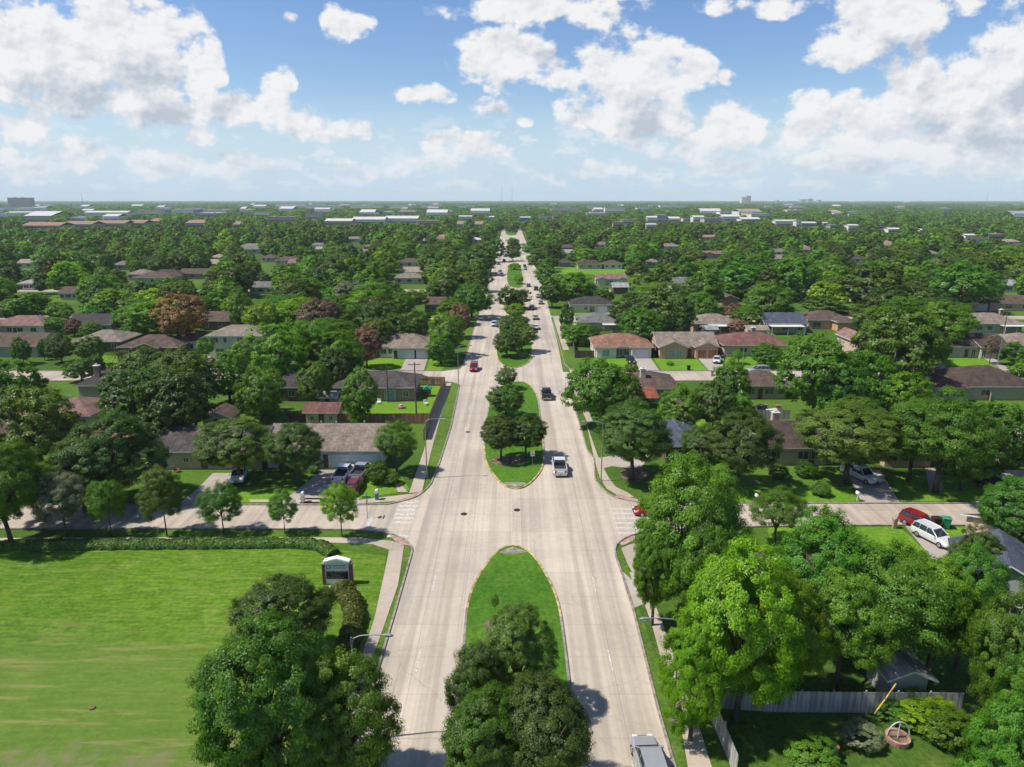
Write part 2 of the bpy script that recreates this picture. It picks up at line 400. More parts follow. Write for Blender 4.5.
# ------------------------------------------------------------------ ground materials
def concrete(name, col, joint_y=4.6, streak=True, joints_x=(), tint=(.80,.74,.66)):
    m, nt, b = newmat(name)
    g = nt.nodes.new('ShaderNodeNewGeometry'); sep = nt.nodes.new('ShaderNodeSeparateXYZ'); nt.links.new(g.outputs['Position'], sep.inputs[0])
    n1 = noise(nt, wpos(nt), .09, 6, .6); n2 = noise(nt, wpos(nt), 1.4, 6, .7)
    c = mixc(nt, ramp(nt, n1, .3, .7), tuple(k*.86 for k in col), tuple(k*1.06 for k in col))
    c = mixc(nt, 1.0, c, mixc(nt, n2, (.82,.82,.82), (1.14,1.14,1.14)), 'MULTIPLY')
    n9 = noise(nt, wpos(nt), 9, 3, .7)
    c = mixc(nt, 1.0, c, mixc(nt, n9, (.9,.9,.9), (1.1,1.1,1.1)), 'MULTIPLY')
    # pavement slabs, each its own shade
    sx = math_(nt, 'FLOOR', math_(nt, 'DIVIDE', sep.outputs[0], 3.65)); sy = math_(nt, 'FLOOR', math_(nt, 'DIVIDE', sep.outputs[1], joint_y*2))
    cb = nt.nodes.new('ShaderNodeCombineXYZ'); nt.links.new(sx, cb.inputs[0]); nt.links.new(sy, cb.inputs[1])
    wn = nt.nodes.new('ShaderNodeTexWhiteNoise'); nt.links.new(cb.outputs[0], wn.inputs[0])
    c = mixc(nt, 1.0, c, mixc(nt, wn.outputs[0], (.915,.915,.92), (1.05,1.045,1.03)), 'MULTIPLY')
    if streak:   # tyre wear and oil along the lanes
        w = noise(nt, wpos(nt, (1.1, .012, 1)), 1.0, 4, .6)
        c = mixc(nt, 1.0, c, mixc(nt, ramp(nt, w, .32, .62), (.80,.79,.79), (1.05,1.05,1.04)), 'MULTIPLY')
        w2 = noise(nt, wpos(nt, (.7, .05, 1)), .8, 3, .6)
        c = mixc(nt, math_(nt, 'MULTIPLY', ramp(nt, w2, .56, .78), .3), c, (.17,.155,.14))
    if streak:   # worn wheel bands, one per lane
        bd = None
        for lx in (-9.9, -6.4, 3.0, 6.5, 10.1):
            q = ramp(nt, math_(nt, 'ABSOLUTE', math_(nt, 'SUBTRACT', sep.outputs[0], lx)), 1.25, .35)
            bd = q if bd is None else math_(nt, 'MAXIMUM', bd, q)
        bn = noise(nt, wpos(nt, (.6, .035, 1)), 1.0, 5, .65)
        c = mixc(nt, math_(nt, 'MULTIPLY', math_(nt, 'MULTIPLY', bd, ramp(nt, bn, .30, .70)), .34), c, (.235,.20,.165))
    jy = math_(nt, 'ABSOLUTE', math_(nt, 'SUBTRACT', math_(nt, 'FRACT', math_(nt, 'DIVIDE', sep.outputs[1], joint_y)), .5))
    c = mixc(nt, math_(nt, 'MULTIPLY', ramp(nt, jy, .487, .494), .2), c, (.12,.11,.10))
    for jx in joints_x:
        d = math_(nt, 'ABSOLUTE', math_(nt, 'SUBTRACT', sep.outputs[0], jx))
        c = mixc(nt, math_(nt, 'MULTIPLY', ramp(nt, d, .07, .03), .3), c, (.13,.12,.11))
    # cracks and patches
    vo = N(nt, 'ShaderNodeTexVoronoi', feature='DISTANCE_TO_EDGE', i_Scale=.11); 
    wv = nt.nodes.new('ShaderNodeVectorMath'); wv.operation = 'ADD'; nz = N(nt, 'ShaderNodeTexNoise', i_Scale=.5, i_Detail=4.0)
    nt.links.new(wpos(nt), nz.inputs[0]); nt.links.new(wpos(nt), wv.inputs[0]); nt.links.new(nz.outputs[1], wv.inputs[1]); nt.links.new(wv.outputs[0], vo.inputs[0])
    c = mixc(nt, math_(nt, 'MULTIPLY', ramp(nt, vo.outputs[0], .006, .0), .22), c, (.12,.11,.10))
    nt.links.new(c, b.inputs['Base Color']); b.inputs['Roughness'].default_value = .85; b.inputs['Specular IOR Level'].default_value = .2
    return m
def grassm(name, lush, dry, dark, drya=.5, fs=1.0, mow=0):
    m, nt, b = newmat(name)
    n0 = noise(nt, wpos(nt), .035*fs, 4, .6); n1 = noise(nt, wpos(nt), .25*fs, 6, .7); n2 = noise(nt, wpos(nt), 2.2, 6, .75); n3 = noise(nt, wpos(nt), 14, 3, .7)
    c = mixc(nt, ramp(nt, n0, .35, .65), dark, lush)
    c = mixc(nt, math_(nt, 'MULTIPLY', ramp(nt, n1, .48, .72), drya), c, dry)
    c = mixc(nt, 1.0, c, mixc(nt, ramp(nt, n2, .25, .75), (.56,.60,.55), (1.36,1.30,1.36)), 'MULTIPLY')
    c = mixc(nt, 1.0, c, mixc(nt, ramp(nt, n3, .25, .75), (.72,.74,.7), (1.25,1.22,1.2)), 'MULTIPLY')
    if mow:
        w = noise(nt, wpos(nt, (.10, 1.0, 1)), 1.1, 5, .7)
        c = mixc(nt, math_(nt, 'MULTIPLY', ramp(nt, w, .5, .74), .6), c, dry)
        w3 = noise(nt, wpos(nt, (.30, 1.4, 1)), 1.6, 4, .6)
        c = mixc(nt, 1.0, c, mixc(nt, ramp(nt, w3, .3, .7), (.68,.74,.7), (1.26,1.2,1.2)), 'MULTIPLY')
        g = nt.nodes.new('ShaderNodeNewGeometry'); sep = nt.nodes.new('ShaderNodeSeparateXYZ'); nt.links.new(g.outputs['Position'], sep.inputs[0])
        yy = math_(nt, 'ADD', sep.outputs[1], math_(nt, 'MULTIPLY', noise(nt, wpos(nt), .12, 3), 5))
        c = mixc(nt, math_(nt, 'MULTIPLY', ramp(nt, yy, 60, 51), .62), c, (.105,.165,.028))   # the tired, drier near part of the lawn
        st = noise(nt, wpos(nt, (.12, 1.1, 1)), .9, 5, .65)
        c = mixc(nt, math_(nt, 'MULTIPLY', math_(nt, 'MULTIPLY', ramp(nt, st, .52, .68), ramp(nt, yy, 64, 50)), .55), c, (.27,.23,.085))
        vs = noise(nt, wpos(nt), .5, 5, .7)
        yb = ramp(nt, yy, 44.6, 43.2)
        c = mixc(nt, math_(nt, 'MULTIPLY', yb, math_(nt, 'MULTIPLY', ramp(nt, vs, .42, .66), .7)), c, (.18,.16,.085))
    nt.links.new(c, b.inputs['Base Color']); b.inputs['Roughness'].default_value = .9; b.inputs['Specular IOR Level'].default_value = .1
    bp = nt.nodes.new('ShaderNodeBump'); bp.inputs['Strength'].default_value = .5; bp.inputs['Distance'].default_value = .06
    nt.links.new(n3, bp.inputs['Height']); nt.links.new(bp.outputs[0], b.inputs['Normal'])
    return m
M_road = concrete('weathered concrete paving', (.475,.41,.325), joints_x=(-8.3, -4.65, 1.15, 8.5))
M_side = concrete('side street paving', (.43,.36,.29), joint_y=3.3)
M_walk = concrete('sidewalk concrete', (.42,.35,.27), joint_y=1.5, streak=False)
M_drive = concrete('driveway concrete', (.38,.33,.28), joint_y=3.0, streak=False)
M_grass = grassm('yard grass', (.085,.165,.018), (.17,.19,.06), (.05,.105,.014), .35)
M_verge = grassm('verge grass', (.10,.18,.022), (.24,.22,.10), (.07,.135,.018), .45, 2)
M_lawn = grassm('mown lawn', (.105,.200,.015), (.21,.25,.06), (.075,.160,.011), .42, 1.2, mow=1)
M_medg = grassm('median grass', (.075,.175,.014), (.14,.20,.04), (.05,.135,.012), .35, 2)
M_bright = grassm('bright front lawn', (.14,.27,.02), (.17,.27,.04), (.10,.22,.016), .3, 2)
M_field = grassm('distant ground', (.07,.12,.02), (.15,.15,.07), (.04,.075,.016), .4, .3)
M_kerb = plain('kerb concrete', (.27,.235,.19), .85, var=.25, scale=1.5)
M_yel = plain('kerb yellow paint', (.43,.32,.14), .7, var=.35, scale=1.5)
M_red = plain('red ramp paving', (.38,.25,.20), .85, var=.25, scale=2)
M_white = plain('worn white paint', (.52,.485,.42), .7, var=.3, scale=4)
M_dirt = plain('bare mulch soil', (.17,.115,.075), .95, var=.4, scale=2)
M_gravel = plain('pale gravel', (.42,.34,.26), .95, var=.3, scale=5)
# ------------------------------------------------------------------ ground
XR = 15000
sheet('ground', [[(-XR,-150),(XR,-150),(XR,XR),(-XR,XR)]], -.03, M_field, px=False)
# neighbourhood grass
sheet('yard_ground', [[(-420,-100),(420,-100),(420,430),(-420,430)]], -.015, M_grass, px=False)
g = G
Lc = [(-11.3, 8)] + [g(381,659), g(396,608), g(411,556)] + smooth_poly([g(411,556), g(412.6,549), g(409,543), g(402,538), g(388,533), g(350,530)], 2) + [g(250,529), g(120,529), (-118, g(100,529)[1]), (-260, g(100,529)[1])]
Lu = [(-260, g(100,505)[1]), g(250,505), g(359,505)] + smooth_poly([g(387,504.7), g(400,502), g(415,498), g(425,491), g(431,484)], 2) + [g(439,464), g(450.6,428), g(459.6,385)]
Rc = [(11.4, 8), (11.3,30), g(658.5,711), g(641.5,643), g(633,609), g(621.7,573)] + smooth_poly([g(617,560), g(614,548), g(620,541), g(634,534), g(660,530)], 2) + [g(750,527), g(868,525.5), (260, g(868,525)[1])]
Ru = [(260, g(868,503)[1]), g(790,503.5), g(700,503)] + smooth_poly([g(640,502.5), g(614,498), g(601.5,489), g(595,479)], 2) + [g(594,458), g(587.6,451), g(578.7,421), g(570,395)]
S2a, S2b = 147.0, 154.5          # second cross street
S2a, S2b = g(500,381)[1], g(500,371)[1]
def xl(y): return -11.35+.0*(y)
def xr(y): return 12.0+min(1.6, max(0,(y-130)*.012))
Lu2 = [Lu[-1], (-12.6, S2a-1.5), (-16, S2a), (-420, S2a)]
Lc2 = [(-420, S2b), (-16, S2b), (-12.4, S2b+2), (-11.6, S2b+6)]
Ru2 = [Ru[-1], (12.6, S2a-1.5), (16, S2a), (420, S2a)]
Rc2 = [(420, S2b), (16.5, S2b), (13.4, S2b+2), (12.6, S2b+6)]
def arc_far(side):
    pts = []
    for y in (S2b+6, 220, 300, 400, 500, 700, 850, 960):
        sh = -0.0 if y < 500 else -(y-500)*.004
        pts.append(((xl(y) if side < 0 else xr(y))+sh, y))
    return pts
FL, FR = arc_far(-1), arc_far(1)
mainpoly = [(-11.3,8)] + Lc[1:4] + [p for p in smooth_poly([g(411,556), g(412.6,549), g(409,543), g(402,538), g(388,533), g(350,530)], 2)] + [g(350,505)] + Lu[2:] + Lu2[1:3] + Lc2[1:] + FL[1:] + FR[1:][::-1] + Rc2[1:][::-1] + Ru2[1:3][::-1] + Ru[2:][::-1] + [g(660,530)] + smooth_poly([g(617,560), g(614,548), g(620,541), g(634,534), g(660,530)], 2)[::-1][1:] + Rc[:6][::-1]
sheet('main_road', [mainpoly], .0, M_road, px=False)
sheet('side_street', [[(-260, g(100,529)[1]), g(120,529), g(250,529), g(351,530), g(351,505), (-260, g(100,505)[1])],
                      [g(659,530), g(750,527), g(868,525.5), (260, g(868,525)[1]), (260, g(868,503)[1]), g(790,503.5), g(659,502.8)],
                      [(-420,S2a), (-15.9,S2a), (-15.9,S2b), (-420,S2b)], [(15.9,S2a), (420,S2a), (420,S2b), (15.9,S2b)]], -.004, M_side, px=False)
ST3, ST4 = 222.0, 292.0
sheet('side_street', [[(-300,ST3), (-11,ST3), (-11,ST3+7), (-300,ST3+7)], [(12.4,ST3), (320,ST3), (320,ST3+7), (12.4,ST3+7)],
                      [(-350,ST4), (-11,ST4), (-11,ST4+7), (-350,ST4+7)], [(12.8,ST4), (350,ST4), (350,ST4+7), (12.8,ST4+7)]], -.008, M_side, px=False)
km = lambda L: kerb('kerb', L, mats=[M_kerb])
km(Lc); km(Lu + Lu2[1:]); km(Rc); km(Ru + Ru2[1:]); km(Lc2 + [(-11.6, 216)]); km(Rc2 + [(13.2, 216)]); km([(-11.5,236),(-11.35,286)]); km([(13.4,236),(13.6,286)])
# medians
def median(px, tips, name='median'):
    pts = smooth_poly([g(*p) for p in px], 2, True)
    m = MB(); vs = [Vector((a,b,0)) for a,b in pts]
    fs = []
    for t in tessellate_polygon([vs]):
        a, b_, c = [vs[i] for i in t]; fs.append(t if (b_-a).cross(c-a).z > 0 else t[::-1])
    m.add([(v.x, v.y, .125) for v in vs], fs)
    o = m.build(name, M_medg); o['kind'] = 'structure'
    def mf(p):
        return 1 if any(lo <= p[1] <= hi for lo, hi in tips) else 0
    kerb('median_kerb', pts, w=.22, h=.15, closed=True, mats=[M_kerb, M_yel], matf=mf)
    return pts
Y = lambda v: g(512, v)[1]
M1 = median([(455,900),(461,700),(464,640),(467,604),(476,580),(490,560),(500,549),(514,545),(527,550),(538,562),(550,582),(559,605),(564,640),(571,700),(590,900)], [(Y(615), 999)])
M2 = median([(485,461),(491,472),(502,485),(515,490),(526,487),(537,477),(544,465),(543,437),(540,415),(537.5,397),(532,387),(524,382),(514,382),(500,386),(493,394),(488,410),(484,437)], [(0, Y(445)), (Y(400), 999)])
M3 = median([(496,357),(503,366),(515,369),(527.5,364),(532,357),(531,340),(528,326),(521,318),(509,318),(501,324),(498,340)], [(0, Y(350)), (Y(325), 999)])
M4 = median([(503,306),(507,313),(520,315),(527,313),(524,303),(521,297),(512,295),(506,298)], [(0, 999)])
M5 = median([(507,284),(513,288),(523,288),(523,278),(521,268),(519,263),(511,263),(507,270)], [(0, 999)])
M6 = median([(508,256),(517,258),(519,252),(518,243),(515,238),(509,237),(507,245)], [])
M7 = median([(506,235.5),(517,235.5),(517,230),(513,227),(508,227),(505,230)], [])
sheet('median_apron', [[(499,553),(513,547.5),(528,553),(520,554.5),(513,555),(506,555)], [(501,484),(515,488),(527,485),(524,483),(506,483)]], .131, M_kerb)
# lawns, verges, sidewalks
hy = g(100,546)[1]
sheet('church_lawn', [[(-160, 8), (-20.6, 8), g(360,667), g(372,628), g(383,585), g(386,556), g(330,549), g(200,545), (-160, hy)]], .006, M_lawn, px=False)
LW = [[(394,700),(388,548),(403,548),(400,575),(386,620),(373,657),(360,700)]]
sheet('sidewalk', [[(340,720),(362,655),(374,620),(384,575),(389,550),(404,545),(402,560),(398,585),(386,620),(373,657),(352,720)],
    [(0,538),(240,537),(360,537.5),(392,541),(404,544.5),(390,550),(372,544),(300,541.5),(0,542.5)],
    [(409,493),(424,450),(433,415),(447,383),(451.5,383),(441,415),(431.5,450),(422,492)],
    [(359,500),(410,494),(420,494),(398,501),(359,503.5)], [(250,499.5),(320,499.5),(320,502),(250,502)],
    [(638,586),(652,625),(666,677),(680,720),(690,780),(716,780),(697,720),(681,677),(663,625),(648,586)],
    [(621,548),(634,543),(648,560),(650,580),(640,586),(628,565)],
    [(586,422),(594,445),(600,462),(609,478),(616,487),(627,492),(634,497),(622,498),(607,489),(600,478),(595,462)],
    [(570,383),(587,422),(593,422),(577,383)], [(553,317),(563,350),(569,350),(558,317)]], .012, M_walk)
sheet('verge', [[(374,657),(387,620),(399,585),(403,560),(405,546),(409,547),(411,556),(396,608),(381,659)],
    [(424,490),(432,450),(442,415),(452,384),(459,384),(450,428),(438.5,464),(430.5,483)],
    [(634,611),(639,609),(650,640),(664,677),(678,720),(688,780),(680,780),(659,711),(642,643)],
    [(578.5,423),(586,424),(593,445),(588,449)], [(594.5,462),(599,464),(607,480),(602,484),(596,478)], [(615,550),(621,550),(628,567),(632,580),(621,570)],
    [(551,317),(554,317),(564,352),(570,372),(563,372),(558,345)]], .009, M_verge)
sheet('ramp_paving', [[(388,532.7),(402,537.5),(411,546),(404,545),(395,541)], [(396,503),(415,497.5),(424,491),(412,494),(397,501)], [(614,498),(640,503),(640,500),(618,494)], [(618,542),(634,535),(636,539),(622,546)]], .017, M_red)
# parking aprons and drives
drv = [[(318,470),(356,470),(350,480),(331,506),(276,506),(310,480)], [(213,473),(236,473),(226,490),(205,506),(176,506),(196,490)],
    [(359,503.5),(359,498),(300,498),(300,503.5)], [(406,358),(428,358),(423,372.5),(399,372.5)],
    [(594,458.5),(618,455),(650,455),(640,470),(612,466),(597,470)], [(634,357),(650,357),(661,373),(640,373)], [(697,357),(716,357),(729,373),(711,373)], [(622,572),(641,572),(650,586),(652,600),(634,608)],
    [(846,470),(880,470),(900,503),(862,503)], [(1004,470),(1024,470),(1024,492),(1000,503),(975,503)], [(905,526),(930,526),(985,580),(950,580)], [(770,503),(773,500),(776,503)],
    [(928,357),(938,357),(950,372),(938,372)], [(982,357),(992,357),(1012,371),(1004,371)], [(612,308),(600,330),(588,330),(600,308)], [(570,315),(585,322),(575,326),(566,318)],
    [(208,356),(222,360),(225,372),(210,372)], [(500,0),(500,0),(500,0)]]
sheet('driveway', [d for d in drv if d[0][1] > 1], .003, M_drive)
sheet('bare_patch', [[(328,586),(344,584),(357,586),(358,590),(348,592),(334,592)], [(925,468),(935,468),(945,490),(930,492)], [(393,480),(402,486),(408,492),(398,492)]], .016, M_gravel)
sheet('bare_patch', [[(620,470),(640,467),(650,474),(640,482),(622,480)]], .014, M_dirt)
sheet('bare_patch', [[(484,625),(488,619),(495,621),(498,628),(494,633),(486,634)], [(487,462),(498,457),(518,457),(530,461),(520,465),(500,466)]], .129, M_dirt)
# front yards in bright grass
brt = [[(359,358),(406,358),(399,371.5),(360,371.5)], [(430,357),(450,357),(446,366),(440,371),(426,371)], [(380,384),(441,384),(430,414),(352,414),(345,400)],
    [(594,358),(633,358),(638,366),(605,367)], [(653,358),(696,358),(709,371.5),(663,371.5)], [(718,357),(790,357),(785,371),(731,371)], [(936,358),(985,358),(1000,370),(950,370)], [(585,329),(604,327),(612,322),(620,330),(590,336)],
    [(572,312),(596,312),(590,318),(578,320)], [(100,355),(205,356),(200,371),(95,371)], [(212,355),(240,355),(236,368),(220,369)], [(300,487),(210,487),(190,502),(280,502)], [(357,480),(400,474),(410,490),(358,499)], [(930,526.8),(1000,526.8),(1010,560),(975,560)], [(768,527.5),(900,526.8),(935,560),(770,560)],
    [(694,417),(760,417),(760,430),(690,430)], [(740,487),(850,487),(860,502),(735,502)], [(890,475),(1000,475),(975,501),(905,501)], [(548,266),(640,270),(640,275),(556,274)], [(660,270),(760,270),(760,274),(660,275)], [(110,314),(180,314),(160,318),(110,318)], [(370,312),(440,312),(440,318),(372,318)], [(594,340),(610,338),(605,352),(592,352)]]
sheet('front_lawn', brt, -.005, M_bright)
# markings
mk = MB()
def bar(x0, x1, y0, y1): mk.add([(x0,y0,.006),(x1,y0,.006),(x1,y1,.006),(x0,y1,.006)], [(0,1,2,3)])
x0, x1 = g(395,515)[0], g(415,515)[0]; ya, yb = g(400,536)[1], g(400,502)[1]
k = 9
for i in range(k):
    yy = ya + (yb-ya)*i/(k-1)
    if i in (2, 1) : continue
    bar(x0, x1, yy-.3, yy+.3)
x0, x1 = g(612,515)[0], g(636,515)[0]; ya, yb = g(620,533)[1], g(620,509)[1]
mk2 = MB()
for i in range(6):
    yy = ya + (yb-ya)*i/5; mk2.add([(x0,yy-.2,.006),(x1,yy-.2,.006),(x1,yy+.2,.006),(x0,yy+.2,.006)], [(0,1,2,3)])
m2_ = mk2.build('worn_crosswalk_markings', plain('nearly worn off paint', (.50,.455,.39), .8, var=.12)); m2_['kind'] = 'structure'
sx = g(369,522)[0]; bar(sx-.25, sx+.3, g(369,528)[1], g(369,517)[1])
yv = Y(700)
def lane_x(side, y):
    if side < 0: return -8.0
    return 8.4 if y < 60 else (8.4 + min(.4, (y-60)*.006))
for side in (-1, 1):
    y = 12
    while y < 700:
        if not (Y(548) < y+1.5 < Y(483)) and not (Y(384) < y+1.5 < Y(370)):
            xx = lane_x(side, y+1.5); bar(xx-.07, xx+.07, y, y+3.0)
        y += 12.19
mo = mk.build('road_markings', M_white); mo['kind'] = 'structure'
M_iron = plain('cast iron', (.05,.045,.04), .6, .6)
for i, (u, v, lab) in enumerate(((464,514,'round iron manhole cover left of centre in the crossing'), (517,510,'round iron manhole cover beside the long joint in the crossing'), (468,432,'round iron manhole cover in left carriageway by oak median'))):
    x, y = g(u, v); m = MB(); m.tube([(0,0,.001),(0,0,.012)], .42, 20)
    o = m.build('manhole_cover', M_iron); o.location = (x, y, 0); tag(o, lab, 'manhole cover', 'iron covers in the roadway')
# ------------------------------------------------------------------ houses
ROOF = {k: shingle(k+' shingles', c) for k, c in {
 'dark grey': (.090,.080,.073), 'charcoal': (.066,.060,.058), 'brown': (.125,.088,.070), 'taupe': (.25,.205,.165), 'orange-brown': (.27,.15,.10),
 'slate blue': (.085,.098,.130), 'reddish brown': (.19,.095,.080), 'grey': (.18,.175,.165), 'pinkish brown': (.24,.145,.125), 'dark brown': (.085,.062,.052), 'rust red': (.27,.09,.055),
 'pale tan': (.34,.28,.21), 'white': (.62,.61,.58), 'terracotta': (.36,.21,.15), 'silver grey': (.34,.34,.34)}.items()}
WALL = {'white': siding('white siding', (.74,.67,.56)), 'pale blue': siding('pale blue siding', (.60,.62,.57)), 'beige': brickm('beige brick', (.44,.36,.25), (.52,.44,.32)),
 'orange brick': brickm('orange brick', (.55,.26,.13), (.62,.32,.18)), 'pink brick': brickm('pink brick', (.56,.36,.26), (.64,.43,.33)), 'red brick': brickm('red brick', (.27,.11,.075), (.33,.15,.10)),
 'pale green': siding('pale green siding', (.52,.50,.38)), 'cream': siding('cream siding', (.62,.55,.41)), 'tan': brickm('tan stone', (.40,.32,.22), (.48,.40,.28)), 'yellow': siding('yellow siding', (.58,.48,.24)),
 'grey': siding('grey siding', (.34,.35,.35)), 'brown': planks('brown boards', (.16,.10,.07))}
M_trim = plain('painted trim', (.62,.60,.55), .6, var=.1)
M_trimd = plain('dark trim', (.10,.07,.055), .7)
M_glass = glass(); M_door = plain('painted door', (.12,.07,.05), .5); M_gar = plain('garage door paint', (.66,.66,.64), .55, var=.07)
M_garo = planks('orange garage boards', (.45,.20,.10), .3); M_pipe = plain('roof vent metal', (.5,.5,.48), .5, .3); M_under = plain('soffit', (.35,.33,.30), .8)
M_curt = plain('green curtain', (.22,.36,.32), .8, var=.2)
def window(parent, x, z, w, h, y=0.0, side='y', mull=1, pane=None):
    """a frame proud of the wall with its pane; side y faces south, +x / -x face sideways at x = y-argument"""
    f = MB(); p = MB(); t = .07
    def bx(mb, a0, a1, z0, z1, d0, d1):
        if side == 'y': mb.box(a0, a1, y-d1, y-d0, z0, z1)
        elif side == '+x': mb.box(y+d0, y+d1, a0, a1, z0, z1)
        elif side == '-x': mb.box(y-d1, y-d0, a0, a1, z0, z1)
        else: mb.box(a0, a1, y+d0, y+d1, z0, z1)
    x0, x1 = x-w/2, x+w/2
    bx(f, x0-t, x1+t, z-t, z, .004, .07); bx(f, x0-t, x1+t, z+h, z+h+t, .004, .07); bx(f, x0-t, x0, z, z+h, .004, .07); bx(f, x1, x1+t, z, z+h, .004, .07)
    for i in range(mull): 
        xm = x0+(i+1)*w/(mull+1); bx(f, xm-.025, xm+.025, z, z+h, .02, .06)
    bx(p, x0, x1, z, z+h, .003, .02)
    fo = f.build('window', M_trim, parent); p.build('pane', pane or M_glass, fo); return fo
def hip(m, x0, x1, y0, y1, z, rise, ov=.55, fas=.2, ridge=None):
    x0-=ov; x1+=ov; y0-=ov; y1+=ov; W=x1-x0; D=y1-y0; r = min(W,D)/2*.98
    zt = z+fas; 
    if W >= D: a = (x0+r, (y0+y1)/2, zt+rise); b = (x1-r, (y0+y1)/2, zt+rise)
    else: a = ((x0+x1)/2, y0+r, zt+rise); b = ((x0+x1)/2, y1-r, zt+rise)
    vs = [(x0,y0,z),(x1,y0,z),(x1,y1,z),(x0,y1,z),(x0,y0,zt),(x1,y0,zt),(x1,y1,zt),(x0,y1,zt),a,b]
    fs = [(0,3,2,1)], [(0,1,5,4),(1,2,6,5),(2,3,7,6),(3,0,4,7)]
    if W >= D: sl = [(4,5,9,8),(5,6,9),(6,7,8,9),(7,4,8)]
    else: sl = [(4,5,8),(5,6,9,8),(6,7,9),(7,4,8,9)]
    m.add(vs, fs[0], 2); m.add(vs, fs[1], 1); m.add(vs, sl, 0)
def gable(m, x0, x1, y0, y1, z, rise, axis='x', ov=.5, fas=.18):
    x0-=ov; x1+=ov; y0-=ov; y1+=ov
    if axis == 'x': e = [(y0,z),(y1,z),(y1,z+fas),((y0+y1)/2,z+rise+fas),(y0,z+fas)]; ax = 'x'; a, b = x0, x1
    else: e = [(x0,z),(x1,z),(x1,z+fas),((x0+x1)/2,z+rise+fas),(x0,z+fas)]; ax = 'y'; a, b = y0, y1
    n = 5
    # slab with real thickness so the gable ends show a barge board, open under the eaves
    c = ((y0+y1)/2 if axis == 'x' else (x0+x1)/2)
    inner = [(e[0][0],z),(c,z+rise),(e[1][0],z)]
    outer = [(e[4][0],z+fas),(c,z+rise+fas),(e[2][0],z+fas)]
    def P(p, t): return (t, p[0], p[1]) if axis == 'x' else (p[0], t, p[1])
    for i in (0,1):
        q = [inner[i], inner[i+1], outer[i+1], outer[i]]
        vs = [P(p,a) for p in q]+[P(p,b) for p in q]
        top = [(3,2,6,7)]; rest = [(0,1,2,3),(7,6,5,4),(3,7,4,0)]; bot = [(0,4,5,1)]
        m.add(vs, top, 0); m.add(vs, rest, 1); m.add(vs, bot, 2)
def gwall(m, x0, x1, y0, y1, z, rise, axis, h):
    if axis == 'x':
        c=(y0+y1)/2; ov=.5; k = rise/( (y1-y0)/2+ov); e = ov*k
        m.prism([(y0,0),(y1,0),(y1,z+e*0),(c,z+rise-.05-ov*k*0),(y0,z)], 'x', x0, x1)
    else:
        c=(x0+x1)/2
        m.prism([(x0,0),(x1,0),(x1,z),(c,z+rise-.05),(x0,z)], 'y', y0, y1)
HOUSES = []; KEEP = []; LAND = []
